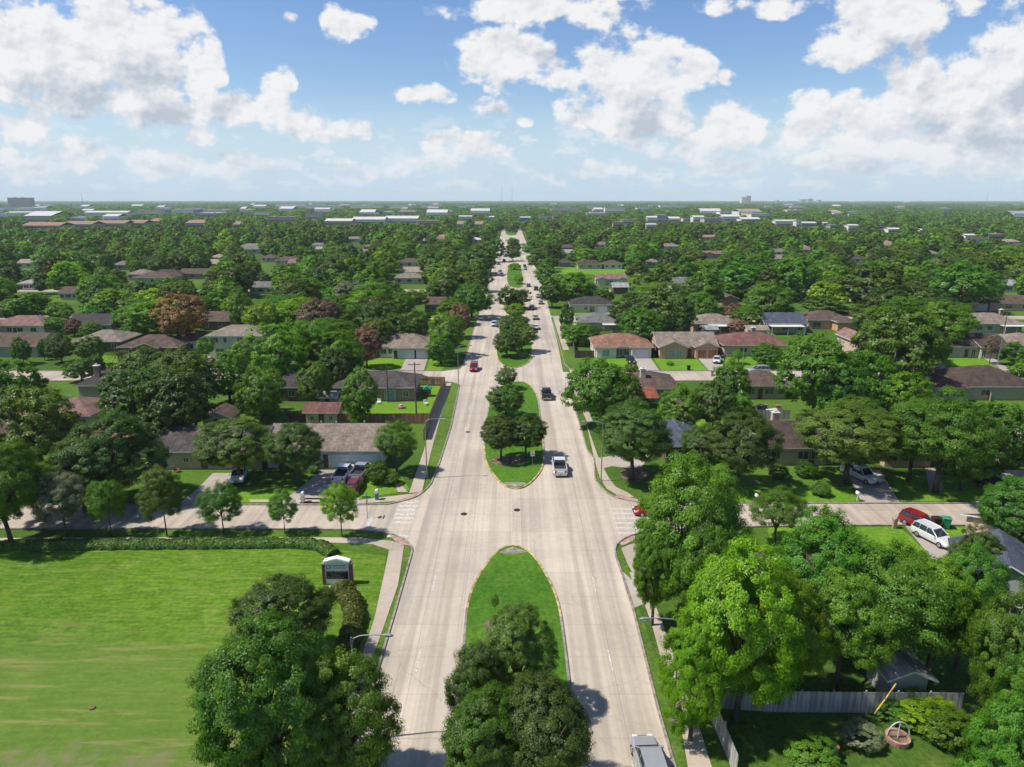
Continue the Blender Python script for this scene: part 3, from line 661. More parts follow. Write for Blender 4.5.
def house(uL, uR, vb, depth, roof, wall, rtype='hip', h=2.7, pitch=.38, label=None, wins=(), doors=(), garage=(), wings=(), chim=(), ext=None, cat='house', name='house',
          keep=(0,26,0,0), fascia=None, pipes=2, land=None, world=None, seeds=0, side_win=True, patio=None, group=None, gmat=None, rot=0):
    if world: xc, yf, W = world
    else:
        xa, yf = G(uL, vb); xb, _ = G(uR, vb); xc = (xa+xb)/2; W = xb-xa
    e = empty(name, (xc, yf, 0), rot); tag(e, label, cat, group)
    wm = WALL[wall]; rm = ROOF[roof]; fm = fascia or M_trim
    w = MB(); r = MB(); hw = W/2
    def block(x0, x1, y0, y1, kind, hh, pt, dz=0):
        span = min(x1-x0, y1-y0) if kind == 'hip' else ((y1-y0) if kind == 'gx' else (x1-x0))
        rise = (span/2+.5)*pt
        if kind == 'hip': w.box(x0, x1, y0, y1, 0, hh-.01+dz); hip(r, x0, x1, y0, y1, hh+dz, rise)
        elif kind == 'flat': w.box(x0, x1, y0, y1, 0, hh); r.box(x0-.4, x1+.4, y0-.4, y1+.4, hh+.005, hh+.3)
        else:
            ax = 'x' if kind == 'gx' else 'y'
            kk = rise*(1-.5/(span/2+.5)) # wall apex so that it stays under the slab
            z0 = hh; ez = .5*pt
            if ax == 'x': c=(y0+y1)/2; w.prism([(y0,0),(y1,0),(y1,z0+ez-.02+dz),(c,z0+rise-.02+dz),(y0,z0+ez-.02+dz)], 'x', x0, x1)
            else: c=(x0+x1)/2; w.prism([(x0,0),(x1,0),(x1,z0+ez-.02+dz),(c,z0+rise-.02+dz),(x0,z0+ez-.02+dz)], 'y', y0, y1)
            gable(r, x0, x1, y0, y1, hh+dz, rise, ax)
        return rise
    rise = block(-hw, hw, 0, depth, rtype, h, pitch)
    for i, wg in enumerate(wings):      # (x0, x1 as fractions, y0, y1, kind)
        block(-hw+wg[0]*W, -hw+wg[1]*W, wg[2], wg[3], wg[4], h, pitch*1.0, .012*(i+1))
    w.build('wall', wm, e)
    ro = r.build('roof', [rm, fm, M_under], e)
    rz = h+.2+rise
    rg = random.Random(int(xc*13+yf*7))
    for i in range(pipes):
        px = rg.uniform(-hw*.6, hw*.6); py = depth*rg.uniform(.55,.7); pz = rz - abs(py-depth/2)*pitch-.15
        m = MB(); m.tube([(px,py,pz-.1),(px,py,pz+.45)], .07, 8); m.tube([(px,py,pz+.45),(px,py,pz+.52)], .12, 8); m.build('roof_vent', M_pipe, ro)
    for cx, cy, cm in chim:
        m = MB(); X=-hw+cx*W; m.box(X-.5,X+.5,cy-.4,cy+.4,0.2,rz+.9); m.box(X-.6,X+.6,cy-.5,cy+.5,rz+.9,rz+1.05,1); m.box(X-.25,X+.25,cy-.2,cy+.2,rz+1.05,rz+1.3,1)
        m.build('chimney', [WALL[cm], M_trim], ro)
    def fy(x):    # front face at this x (wings project forwards)
        y = 0
        for wg in wings:
            if -hw+wg[0]*W <= x <= -hw+wg[1]*W: y = min(y, wg[2])
        return y
    for fx, ww, *o in wins:
        x = -hw+fx*W; z = o[1] if len(o) > 1 else .95
        window(e, x, z, ww, o[0] if o else 1.15, fy(x), 'y', 1, M_curt if len(o) > 2 else None)
    if side_win:
        for s, sd in ((hw,'+x'), (-hw,'-x')):
            for q in (.3, .68): window(e, depth*q, 1.0, 1.1, 1.0, s, sd, 1)
        for q in (.25,.6,.85): window(e, -hw+W*q, 1.0, 1.4, 1.0, depth, 'b', 1)
    for fx in doors:
        x = -hw+fx*W; y = fy(x); m = MB(); m.box(x-.46,x+.46,y-.05,y-.003,.05,2.1); d = m.build('door', M_door, e)
        m = MB(); m.box(x+.3,x+.36,y-.1,y-.052,1,1.06); m.build('handle', M_pipe, d)
    for fx, gw in garage:
        x = -hw+fx*W; y = fy(x); m = MB()
        for i in range(4): m.box(x-gw/2,x+gw/2,y-.06,y-.003,.03+i*.53,.53+i*.53)
        m.box(x-gw/2-.09,x-gw/2,y-.08,y-.002,0,2.2,1); m.box(x+gw/2,x+gw/2+.09,y-.08,y-.002,0,2.2,1); m.box(x-gw/2-.09,x+gw/2+.09,y-.08,y-.002,2.2,2.3,1)
        m.build('garage_door', [gmat or M_gar, M_trim], e)
    if patio:      # (x0,x1 fractions, projection, height) a flat cover on posts on the near side
        a, b, pj, ph = patio; m = MB(); X0, X1 = -hw+a*W, -hw+b*W
        m.box(X0, X1, -pj, -.02, ph, ph+.14); m.build('patio_cover', M_trim, e)
        for xx in (X0+.15, (X0+X1)/2, X1-.15): m = MB(); m.box(xx-.06, xx+.06, -pj+.1, -pj+.22, 0, ph-.003); m.build('post', M_trim, e)
    # screen box kept free of filler trees
    uA, vA = proj(xc-hw, yf, 0); uB, vB = proj(xc+hw, yf, rz)
    if vb and vb < 300 and keep and keep[1] > 8: keep = (keep[0],4,keep[2],0)
    if keep: KEEP.append((min(uA,uB)-keep[0], vB-2, max(uA,proj(xc+hw,yf,0)[0])+keep[2], vA+keep[1]*pxm(vA)/8, yf))
    HOUSES.append((xc, yf, W, depth, e))
    LAND.append((xc, yf+depth/2, land or label, e, W, depth))
    return e
w3 = [(.15,1.4),(.5,2.0),(.85,1.4)]
# --- first row, north of the near side street
house(152,262,469,9.5,'dark grey','tan','gx', pitch=.42, wins=[(.1,.9,1.5,.6,1),(.32,.7,.7,1.1),(.62,1.2,1.3),(.85,1.4)], doors=[.48], fascia=M_trim, label='tan stone bungalow with dark grey gabled roof, red chairs by its door', land='tan stone bungalow with dark grey roof', pipes=3)
house(268,382,468,10.5,'taupe','pale blue','gx', pitch=.40, wins=[(.12,1.4),(.30,.9)], doors=[.52,], garage=[(.63,3.0),(.86,3.6)], label='pale blue bungalow with taupe roof and pickups on its drive', land='pale blue bungalow with pickups on its drive', fascia=M_trim, pipes=3, gmat=plain('pale blue garage paint', (.52,.62,.62), .6, var=.06))
house(282,308,401,9,'charcoal','brown','gx', label='charcoal roofed house half hidden by trees left of the walled yard', land='half hidden charcoal roofed house', wins=[(.4,1.2)])
house(335,414,401,9.5,'dark grey','red brick','hip', wins=[(.45,1.6,1.3,.8),(.70,2.0,1.9,.3,1),(.9,1)], label='red brick bungalow with dark grey hip roof above the walled bright yard', land='red brick bungalow above the walled yard', chim=(), pipes=4, fascia=M_trim)
house(372,431,357.5,11,'taupe','white','hip', wins=[(.08,1.3),(.20,1.3),(.32,1.0)], doors=[.42], garage=[(.62,4.2),(.86,3.6)], wings=[(.36,.98,-1.5,6,'hip')], label='white bungalow with taupe hip roof at the mouth of the left side street', land='white bungalow at the left side street corner', gmat=plain('blue white garage paint', (.55,.62,.60), .6, var=.08), patio=None)
house(210,263,357,9,'taupe','pale green','hip', h=5.3, wins=[(.14,1.3,1.2,3.7),(.32,.8,1.2,3.7),(.6,1.3,1.2,3.7),(.85,1.1,1.2,3.7),(.2,2.2,1.6,.5),(.7,1.6,1.5,.6)], doors=[.45], label='pale green two storey house with taupe hip roof', land='pale green two storey house', pipes=1)
house(121,178,358,10,'brown','brown','hip', wings=[(.30,.72,-1.5,5,'gy')], wins=[(.15,1.5),(.85,1.2)], garage=[(.5,2.6)], label='brown bungalow with low brown roof just in front of the dead rust tree', land='brown bungalow below the rust tree', pipes=2)
house(176,204,352,9,'brown','cream','gx', wins=w3, label='small cream house with brown roof behind the dead rust tree trunk', land='small cream house at the rust tree')
house(200,245,330,10,'brown','brown','gx', wins=w3, pipes=4, label='long brown roofed house with white drive right behind the rust tree', land='long brown roofed house behind the rust tree')
house(244,262,331,9,'brown','pale blue','gx', wins=w3, label='small pale blue walled house at the end of the long brown roof', land='pale blue house end')
house(-12,38,357,11,'brown','pale green','gx', wins=[(.6,1.6,1.6),(.85,1.6,1.6)], doors=[.75], label='pale green gabled house with brown roof at the left edge', land='pale green gabled house', keep=(0,10,12,0))
house(-8,45,335,10,'pinkish brown','white','hip', wings=[(.0,.22,-3,5,'hip')], wins=[(.35,1.2),(.55,1.6),(.8,1.6)], doors=[.45], label='long white house with pinkish brown roof at the left edge', land='long white house with pinkish roof')
house(68,112,334,11,'charcoal','pale green','gx', wins=w3, label='charcoal roofed house with pale gable behind the pink flowering shrub', land='charcoal roofed house with pale gable')
house(76,122,352,10,'taupe','brown','hip', wins=w3, label='low taupe roofed house behind the round green bushes', land='low taupe roofed house')
house(80,124,399,10,'charcoal','beige','hip', pitch=.5, chim=[(.35,2,'red brick')], wins=[(.55,1.6)], label='charcoal roofed beige house with a brick chimney among dark trees', land='charcoal roofed house with brick chimney', keep=(0,0,0,0))
house(-30,26,455,11,'brown','red brick','gx', rot=.0, wins=w3, label='grey brown roof at the left edge behind the leafy grey tree', land='grey brown roof at the left edge', keep=(0,0,8,0))
house(40,92,431,9,'pinkish brown','cream','hip', wins=w3, label='pinkish brown roof seen through the olive tree at left', land='pinkish brown roof at left', keep=(0,-20,0,0))
house(62,100,462,9,'pinkish brown','tan','hip', wins=w3, label='low pinkish roof in shade left of the tan bungalow', land='low pinkish roof in shade', keep=(0,-20,0,0))
house(128,160,457,9,'reddish brown','beige','gx', wins=w3, label='narrow reddish roof beside the tan stone bungalow', land='narrow reddish roof', keep=(0,-20,0,0))
# --- right of the parkway, north of the second side street
house(595,651,357,10.5,'orange-brown','white','hip', wings=[(.02,.36,-1.3,5,'hip'),(.64,.98,-1.3,5,'hip')], wins=[(.18,1.7,1.6,.5,1),(.43,1.4,1.7,.4),(.56,1.4,1.7,.4)], doors=[.5], garage=[(.81,3.2)], label='white bungalow with orange-brown hip roof and black car on its drive', land='orange-brown roofed bungalow', pipes=1, keep=(8,26,0,0))
house(658,716,357,11,'taupe','orange brick','gx', pitch=.42, wings=[(.0,.46,-2.0,6,'gy'),(.62,.99,-1.6,6,'gy')], wins=[(.20,1.1,1.7,.5,1),(.33,1.1,1.7,.5,1)], doors=[.54], garage=[(.73,2.4),(.89,2.4)], gmat=M_garo, label='orange brick bungalow with taupe gabled roof and twin orange garage doors', land='orange brick bungalow', keep=(0,26,4,0), pipes=1)
house(724,787,356,11,'reddish brown','pink brick','hip', wins=[(.3,1.8),(.55,1.8),(.85,1.4)], doors=[.7], chim=[(.56,6,'red brick')], label='pink brick bungalow with reddish brown hip roof and chimney', land='reddish hip roofed bungalow', fascia=M_trim, keep=(0,8,0,0))
house(693,738,333,10,'taupe','orange brick','hip', patio=(.3,.75,3.5,2.5), wins=w3, label='orange brick house with taupe roof and white patio covers', land='house with white patio covers', pipes=1)
house(765,806,333,12,'slate blue','white','gx', pitch=.36, patio=(.05,.85,3.5,2.4), wins=w3, label='slate blue roofed house with white patio cover', land='slate blue roofed house', keep=(0,10,4,0))
house(808,850,329,10,'brown','orange brick','hip', wings=[(.55,.98,-4,4,'hip')], wins=[(.2,2.4,1.5,.6)], label='brown hip roofed house with white side patio', land='brown hip roofed house', keep=(0,10,4,0))
house(571,613,312.5,10,'charcoal','cream','hip', wins=[(.35,1.0),(.5,1.6,1.9,.2)], garage=[(.8,4.6)], label='cream bungalow with charcoal hip roof beyond the bright lawn', land='charcoal roofed cream bungalow', keep=(6,14,0,0))
house(579,620,331.5,10,'grey','cream','hip', patio=(.55,.98,3.0,2.4), wins=[(.2,1.6)], label='cream house with grey hip roof and white porch cover', land='grey hip roofed house with porch', keep=(6,10,0,0))
house(597,626,285,9,'pinkish brown','cream','gx', wings=[(.0,.3,-1.5,5,'gy'),(.7,1,-1.5,5,'gy')], wins=[(.5,1.6)], label='cream house with twin front gables beyond the third side street', land='cream house with twin gables')
house(613,628,294,7,'silver grey','brown','gx', label='small silver grey roof in front of the twin gabled house', land='small silver grey roof', side_win=False)
house(672,702,289,9,'grey','white','gx', wings=[(.5,.95,-1.5,5,'gy')], wins=[(.3,1.6),(.7,1.2)], label='white gabled house with grey roof left of the dark tree mass', land='white gabled house with grey roof')
house(722,737,306,8,'brown','red brick','gy', label='narrow brown gabled house beside the pink tree', land='narrow brown gabled house')
for a, b, v, rf, wl, lb in ((559,571,267,'dark brown','brown','leftmost dark brown roof beyond the far green field'), (578,602,269,'dark brown','beige','dark brown roofed beige house beyond the far green field'),
     (604,622,269,'brown','white','white house with brown roof beyond the far green field'), (648,660,267,'taupe','cream','small taupe roofed cream house above the dark trees')):
    house(a, b, v, 9, rf, wl, 'hip', wins=w3, label=lb, land=lb)
house(704,722,258,8,'pinkish brown','orange brick','gx', wings=[(.0,.5,-1,5,'gy')], label='orange brick house with pinkish roof far above the dark trees', land='far orange brick house')
house(627,678,402,10,'brown','tan','hip', chim=[(.34,3,'cream')], wins=w3, label='brown roofed house with rust red lean-to above the spreading oak', land='brown roofed house with red lean-to', keep=(0,-30,0,0))
house(742,786,399,9,'brown','tan','hip', wins=[(.2,1.2),(.6,1.8),(.85,1)], doors=[.4], label='brown roofed house above the cluttered back yard', land='brown roofed house above cluttered yard', keep=(0,20,0,0))
house(664,704,463,11,'slate blue','brown','hip', wins=w3, label='slate blue hip roofed house between two live oaks', land='slate blue roof between oaks', keep=(0,-40,0,0), pipes=3)
house(766,826,465,11,'dark brown','tan','gx', chim=[(.36,6.5,'pink brick')], wins=[(.15,1.2),(.6,1.6),(.8,1.2)], doors=[.75], label='dark brown roofed bungalow with pink brick chimney behind lawn', land='dark brown roofed bungalow with chimney', keep=(0,10,-20,0))
house(884,930,467,10,'rust red','pink brick','hip', wins=w3, label='rust roofed pink brick house behind the white pickup', land='rust roofed pink brick house', keep=(0,0,-14,0))
house(1004,1050,466,10,'pale tan','tan','hip', wins=[(.2,1.2,1.3)], label='pale tan roofed house at the right edge', land='pale tan roofed house', keep=(0,0,0,0))
house(856,872,357,11,'pinkish brown','pink brick','gy', h=3.6, pitch=.7, wins=[(.2,.9,.9,.8),(.55,.5,.5,3.2),(.75,.5,.5,3.2)], label='tall pink brick gable wall peeping between trees', land='pink brick gable', keep=(0,-6,0,0), side_win=False)
house(934,1004,357.5,11,'dark brown','beige','gx', wins=[(.2,1.8,.8,1.2),(.55,.9,1.7,.3),(.66,.9,1.7,.3)], doors=[.45], wings=[(.62,1.0,-1.0,9,'gx')], label='long beige bungalow with dark roof behind the bright lawn at right', land='long beige bungalow at right', keep=(0,20,0,0))
house(968,1021,333,11,'taupe','pale green','hip', patio=(.55,1.0,3.0,2.4), chim=[(.78,5,'red brick')], wins=[(.2,1.6),(.4,1.4)], label='pale green house with taupe hip roof and red chimney', land='taupe hip roofed house with red chimney', keep=(4,6,0,0))
house(967,987,311,10,'dark grey','white','gy', garage=[(.7,3.4)], wins=[(.25,1.2)], label='small dark grey roofed house with white garage door', land='small house with white garage door', keep=(0,8,0,0))
house(989,1032,311,10,'brown','pink brick','gx', wins=[(.45,2.4,1.4),(.8,1.2)], label='pink brick house with brown roof beyond the taupe hip roof', land='pink brick house with brown roof', keep=(0,10,0,0))
house(962,1034,400,12,'dark brown','beige','hip', pitch=.42, wins=[(.3,1.6)], label='dark brown hip roofed house below the far right side street', land='dark brown hip roofed house', keep=(0,0,0,0))
house(934,964,401,9,'reddish brown','cream','hip', wins=w3, label='reddish brown roofed cream house with a wooden side fence', land='reddish roofed cream house', keep=(0,-20,0,0))
house(1006,1060,356,10,'taupe','beige','hip', label='taupe roofed house at the right edge beside the long bungalow', land='taupe roofed house at right edge', wins=w3)
house(975,1015,597,7.5,'slate blue','grey','gx', h=2.9, pitch=.5, label='slate blue roofed house beside the white parked car', land='slate blue roof by the white car', keep=(0,0,0,0), world=(g(1015,592)[0]+1.2, g(1015,592)[1]-2, 7.5), rot=R(62))
house(1016,1060,590,8,'dark grey','pink brick','gx', h=3.0, label='pinkish walled house at the right edge by the slate roof', land='pinkish walled house', world=(g(1050,578)[0], g(1050,578)[1], 8), keep=(0,0,0,0))
house(760,850,640,10,'brown','pink brick','hip', label='brown roofed house hidden under spreading trees above the grey fence', land='brown roof under spreading trees', keep=(0,0,0,0), wins=w3)
# red lean-to beside the brown roofed house
x, y = g(642,407); m = MB(); m.add([(-2.8,0,2.2),(2.8,0,2.2),(2.8,4.4,3.1),(-2.8,4.4,3.1),(-2.8,0,2.32),(2.8,0,2.32),(2.8,4.4,3.22),(-2.8,4.4,3.22)], [(0,3,2,1),(4,5,6,7),(0,1,5,4),(1,2,6,5),(2,3,7,6),(3,0,4,7)])
e = empty('patio_shelter', (x, y-2.0, 0)); tag(e, 'rust red sloping patio roof in front of the brown roofed house', 'patio shelter'); m.build('roof', ROOF['rust red'], e)
for a in (-2.6, 2.6): m = MB(); m.box(a-.07,a+.07,.1,.24,0,2.2); m.build('post', M_trimd, e)
# sheds
def shed(u, v, w, d, h, roof, wall, label, rt='gy', rot=0, doors=True, name='shed', keep=(0,2,0,0), world=None):
    x, y = world or g(u, v)
    e = house(0,0,0,d,roof,wall,rt,h=h,pitch=.45,world=(x,y,w),label=label,cat='shed',name=name,pipes=0,side_win=False,doors=[.5] if doors else (),wins=[(.2,.6,.7,1.0),(.8,.6,.7,1.0)] if doors else (),keep=keep,land=label,rot=rot)
    return e
shed(322,425.5,5.4,4.2,2.3,'reddish brown','yellow','little yellow garden house with rust red roof behind pale blue bungalow','gx')
shed(328,409,3.0,2.6,2.2,'silver grey','red brick','tiny shed with shiny sloping roof beside upright round tree','gx')
shed(218,431,4.8,4,2.2,'brown','white','small white shed with brown roof right of dense dark trees','gy', keep=(0,0,0,0))
shed(757,338.5,5.4,3.4,2.4,'pale tan','cream','cream shed with pale tan roof behind the reddish hip roof','gx', doors=False)
shed(710,337.5,3.6,3,2.2,'silver grey','cream','low cream shed in front of the white patio covers','gx', doors=False)
shed(693,418,5.4,3.6,2.2,'brown','brown','open brown garden shelter with lattice behind slate blue roof','gx', doors=False)
shed(905,704,2.9,3.2,2.3,'silver grey','grey','grey metal garden shed standing behind the grey plank fence','gy', doors=False, keep=(2,4,2,0))
# ------------------------------------------------------------------ vehicles
M_tyre = plain('tyre rubber', (.02,.02,.02), .85); M_rim = plain('wheel alloy', (.45,.45,.46), .35, .8); M_cglass = glass('car glass', (.012,.016,.02))
M_lampr = plain('tail lamp lens', (.35,.015,.012), .25); M_lampw = plain('headlamp lens', (.7,.72,.72), .15); M_bump = plain('dark bumper', (.03,.03,.032), .6); M_chrome = plain('chrome trim', (.6,.6,.6), .2, .9)
def loft(sec, n=None):
    m = MB(); k = len(sec[0]); vs = [p for s in sec for p in s]; fs = []
    for i in range(len(sec)-1):
        for j in range(k): a=i*k+j; b=i*k+(j+1)%k; fs.append((a,b,b+k,a+k))
    fs.append(tuple(range(k))[::-1]); fs.append(tuple((len(sec)-1)*k+j for j in range(k)))
    m.add(vs, fs); return m
def ringx(y, w, z0, z1, tw=.0, c=.12):     # rounded cross-section, tw narrows the top
    wt = w-tw
    return [(-w+c*.5,y,z0),(w-c*.5,y,z0),(w,y,z0+c),(w,y,(z0+z1)*.52),(wt,y,z1-c*.6),(wt-c,y,z1),(-wt+c,y,z1),(-wt,y,z1-c*.6),(-w,y,(z0+z1)*.52),(-w,y,z0+c)]
def wheels(e, xs, ys, r, w=.23):
    for y in ys:
        for s in (-1,1):
            m = MB(); m.tube([(s*(xs-w/2),y,r),(s*(xs-w/2+.03),y,r),(s*(xs+w/2-.03),y,r),(s*(xs+w/2),y,r)], [r*.93,r,r,r*.93], 16); t = m.build('wheel', M_tyre, e, smooth=False)
            m = MB(); m.tube([(s*(xs+w/2-.02),y,r),(s*(xs+w/2+.012),y,r)], [r*.62,r*.55], 12); m.build('rim', M_rim, t)
def car(kind, x, y, rz, col, cname, label, group=None, z=.0, cat=None, name=None):
    name = name or {'sedan':'car','suv':'suv','pickup':'pickup_truck'}[kind]
    e = empty(name, (x,y,z), rz); tag(e, label, cat or {'sedan':'car','suv':'car','pickup':'pickup truck'}[kind], group)
    pm = paint(cname+' car paint', col)
    if kind == 'pickup':
        L, W, r = 5.7, .98, .39
        secs = [ringx(-L/2,W*.94,.42,.92),ringx(-L/2+.12,W,.36,.98),ringx(-1.0,W,.34,1.02),ringx(1.0,W,.34,1.10,.03),ringx(2.2,W*.98,.36,1.08,.06),ringx(2.75,W*.92,.40,.92,.08),ringx(L/2,W*.84,.46,.78,.06)]
        b = loft(secs).build('body', pm, e)
        # load bed: dark recessed tray with raised walls
        m = MB(); m.box(-W+.02,-W+.12,-2.72,-.72,1.0,1.34); m.box(W-.12,W-.02,-2.72,-.72,1.0,1.34); m.box(-W+.02,W-.02,-2.80,-2.72,.9,1.32); m.build('bed_wall', pm, e, bevel=.02)
        m = MB(); m.box(-W+.13,W-.13,-2.7,-.75,1.022,1.045); m.build('bed_floor', M_bump, e)
        cab = [ringx(-.72,W*.96,1.0,1.12,.02),ringx(-.62,W*.90,1.0,1.84,.12),ringx(.55,W*.90,1.0,1.86,.12),ringx(1.28,W*.92,1.0,1.14,.04)]
        cb = loft(cab).build('cabin_glass', M_cglass, e)
        m = loft([ringx(-.66,W*.80,1.82,1.88,.04,.03),ringx(-.2,W*.81,1.84,1.91,.04,.03),ringx(.5,W*.79,1.84,1.90,.04,.03),ringx(.62,W*.76,1.80,1.86,.04,.03)]); m.build('roof', pm, e)
        yF, yB, wy = L/2, -L/2, (-1.75, 1.85); pil = [(-.68,1.1,-.6,1.84),(.02,1.1,.02,1.84),(.62,1.84,1.26,1.13)]; hb = .85
    elif kind == 'suv':
        L, W, r = 4.75, .95, .36
        secs = [ringx(-L/2,W*.9,.42,1.0,.05),ringx(-L/2+.15,W,.34,1.1,.05),ringx(-.5,W,.32,1.08,.04),ringx(1.0,W,.32,1.06,.05),ringx(1.9,W*.97,.34,.98,.10),ringx(2.2,W*.9,.38,.84,.1),ringx(L/2,W*.8,.44,.72,.08)]
        b = loft(secs).build('body', pm, e)
        cab = [ringx(-2.28,W*.9,1.02,1.12,.03),ringx(-2.0,W*.88,1.0,1.66,.14),ringx(-.9,W*.88,1.0,1.70,.14),ringx(.2,W*.88,1.0,1.68,.14),ringx(1.05,W*.92,1.0,1.08,.04)]
        loft(cab).build('cabin_glass', M_cglass, e)
        loft([ringx(-2.1,W*.74,1.64,1.70,.04,.03),ringx(-1.2,W*.77,1.69,1.75,.04,.03),ringx(.1,W*.76,1.67,1.73,.04,.03),ringx(.3,W*.72,1.60,1.68,.04,.03)]).build('roof', pm, e)
        yF, yB, wy = L/2, -L/2, (-1.4,1.45); pil = [(-2.26,1.1,-2.0,1.66),(-1.3,1.05,-1.25,1.7),(-.35,1.05,-.35,1.7),(.22,1.68,1.03,1.08)]; hb = .8
    else:
        L, W, r = 4.7, .90, .32
        secs = [ringx(-L/2,W*.86,.42,.86,.08),ringx(-L/2+.2,W*.97,.30,1.0,.10),ringx(-1.2,W,.28,1.02,.08),ringx(.9,W,.28,.98,.07),ringx(1.8,W*.97,.30,.88,.12),ringx(2.15,W*.9,.34,.76,.12),ringx(L/2,W*.78,.40,.62,.1)]
        b = loft(secs).build('body', pm, e)
        cab = [ringx(-1.75,W*.86,.92,1.0,.03),ringx(-1.05,W*.84,.9,1.40,.14),ringx(-.3,W*.84,.9,1.44,.14),ringx(.25,W*.84,.9,1.41,.14),ringx(1.15,W*.88,.9,.98,.04)]
        loft(cab).build('cabin_glass', M_cglass, e)
        loft([ringx(-1.2,W*.68,1.35,1.41,.04,.03),ringx(-.9,W*.71,1.41,1.46,.04,.03),ringx(.05,W*.71,1.43,1.48,.04,.03),ringx(.35,W*.66,1.34,1.42,.04,.03)]).build('roof', pm, e)
        yF, yB, wy = L/2, -L/2, (-1.4,1.4); pil = [(-1.74,1.0,-1.06,1.41),(-.42,.98,-.42,1.44),(.27,1.41,1.13,.98)]; hb = .68
    for s in (-1,1):
        for (y0,z0,y1,z1) in pil:
            m = MB(); m.tube([(s*W*.89,y0,z0),(s*W*.76,y1,z1)] if z1 > z0 else [(s*W*.76,y0,z0),(s*W*.89,y1,z1)], .045, 5); m.build('pillar', pm, e)
        m = MB(); m.box(s*W*.58-.17,s*W*.58+.17,yF-.16,yF+.015,hb-.13,hb+.02); m.build('headlight', M_lampw, e, bevel=.02)
        m = MB(); m.box(s*W*.72-.12,s*W*.72+.12,yB-.02,yB+.1,hb-.08,hb+.2); m.build('tail_light', M_lampr, e, bevel=.02)
        m = MB(); m.box(s*(W+.02),s*(W+.2),.78,.92,1.02,1.16) if s > 0 else m.box(-(W+.2),-(W+.02),.78,.92,1.02,1.16); m.build('wing_mirror', pm, e, bevel=.03)
    m = MB(); m.box(-W*.86,W*.86,yB-.09,yB+.05,.36,.56); m.build('rear_bumper', M_chrome if kind == 'pickup' else M_bump, e, bevel=.03)
    m = MB(); m.box(-W*.76,W*.76,yF-.04,yF+.06,.34,.5); m.box(-W*.3,W*.3,yF-.02,yF+.02,.55,.74); m.build('front_bumper', M_bump, e, bevel=.02)
    m = MB(); m.box(-.16,.16,yB-.105,yB-.092,.6,.72); m.build('number_plate', M_trim, e)
    wheels(e, W-.1, wy, r)
    KEEP.append((proj(x,y,0)[0]-6, proj(x,y,2)[1]-3, proj(x,y,0)[0]+6, proj(x,y,0)[1]+3, y))
    return e
WHT, SIL, BLK, RED, BLU, DGR, BUR = (.75,.75,.74), (.36,.37,.38), (.02,.02,.022), (.30,.012,.016), (.05,.09,.20), (.07,.075,.08), (.20,.015,.02)
def cx(u, v, dy=0): x, y = g(u, v); return x, y+dy
PI = math.pi
def vh(kind, u, v, rz, col, cn, label, group=None, dy=2.4, **k):
    x, y = g(u, v); return car(kind, x, y+dy, rz, col, cn, label, group, **k)
onroad = 'vehicles driving on the parkway'
car('pickup', *cx(560.5,478,2.9), 0, WHT, 'white', 'white pickup driving away past tip of oak median', onroad)
bx_, by_ = cx(547,401,2.9); car('pickup', bx_, by_, 0, BLK, 'black', 'black pickup driving away beside upper oak median', onroad)
car('suv', *cx(656,797,2.2), R(3), SIL, 'silver grey', 'silver grey people carrier at the bottom edge of the right carriageway', onroad, name='minivan')
vh('suv', 473.5, 372, PI, RED, 'red', 'red suv coming towards us on the left carriageway', onroad, dy=2)
vh('sedan', 494, 327, PI, WHT, 'white', 'white car alone on left carriageway beside the median trees', onroad)
far = [('sedan',536,330,0,WHT,'white','white car nearest of the queue on right carriageway'),('sedan',535.5,320,0,SIL,'silver','silver white car second nearest of the right carriageway queue'),
 ('suv',532,310,0,DGR,'dark grey','dark grey suv in left lane of right carriageway queue'),('sedan',541,304.5,0,SIL,'silver','silver car in right lane behind the dark grey suv'),
 ('sedan',538.5,298,0,SIL,'silver','pale silver car in right lane just short of the black suv'),('suv',536,290.5,0,BLK,'black','black suv in right lane of right carriageway ahead of silver cars'),
 ('sedan',528.7,287,0,BLU,'blue','blue car in left lane level with the short flowered median'),('sedan',525.5,270,0,SIL,'silver','silver car far up right carriageway behind a black car'),('sedan',524.8,267,0,BLK,'black','black car far up right carriageway ahead of silver car'),
 ('sedan',496,275.5,PI,WHT,'white','white car on left carriageway beside the pale side fence'),('suv',501.5,276.5,PI,BLU,'blue','blue suv on left carriageway beside the flowered median'),
 ('sedan',498.5,265,PI,BLU,'blue','small blue car waiting in the far left carriageway queue'),('suv',504,262,PI,BLK,'black','black suv waiting at the far left carriageway junction'),('sedan',499,259.5,PI,WHT,'white','white car waiting in the far left carriageway queue'),
 ('sedan',505,257,PI,DGR,'dark grey','dark grey car far off on left carriageway behind black suv'),('sedan',505,250,PI,BLK,'black','black car farthest off on left carriageway'),('sedan',523,251,0,SIL,'silver','silver car farthest off on right carriageway')]
for k, u, v, rz, c, cn, lb in far: vh(k, u, v, rz, c, cn, lb, onroad, dy=2)
vh('pickup', 341, 483, R(-4), WHT, 'white', 'white pickup backed by red car, left one outside pale blue bungalow', 'vehicles on driveways', dy=2)
vh('pickup', 359, 481, R(-7), SIL, 'silver', 'silver pickup, right one outside pale blue bungalow', 'vehicles on driveways', dy=2)
vh('sedan', 351, 496, R(-3), BUR, 'maroon', 'maroon car parked behind the two pickups', 'vehicles on driveways', dy=2)
vh('suv', 234, 485, PI+R(12), WHT, 'white', 'white suv under the oak by tan stone bungalow', 'vehicles on driveways', dy=2)
vh('sedan', 631, 363, PI, BLK, 'black', 'black car on drive of orange-brown roofed bungalow', 'vehicles on driveways', dy=1)
vh('sedan', 718, 363, PI+R(-18), WHT, 'white', 'white car on drive beside orange brick bungalow', 'vehicles on driveways', dy=1)
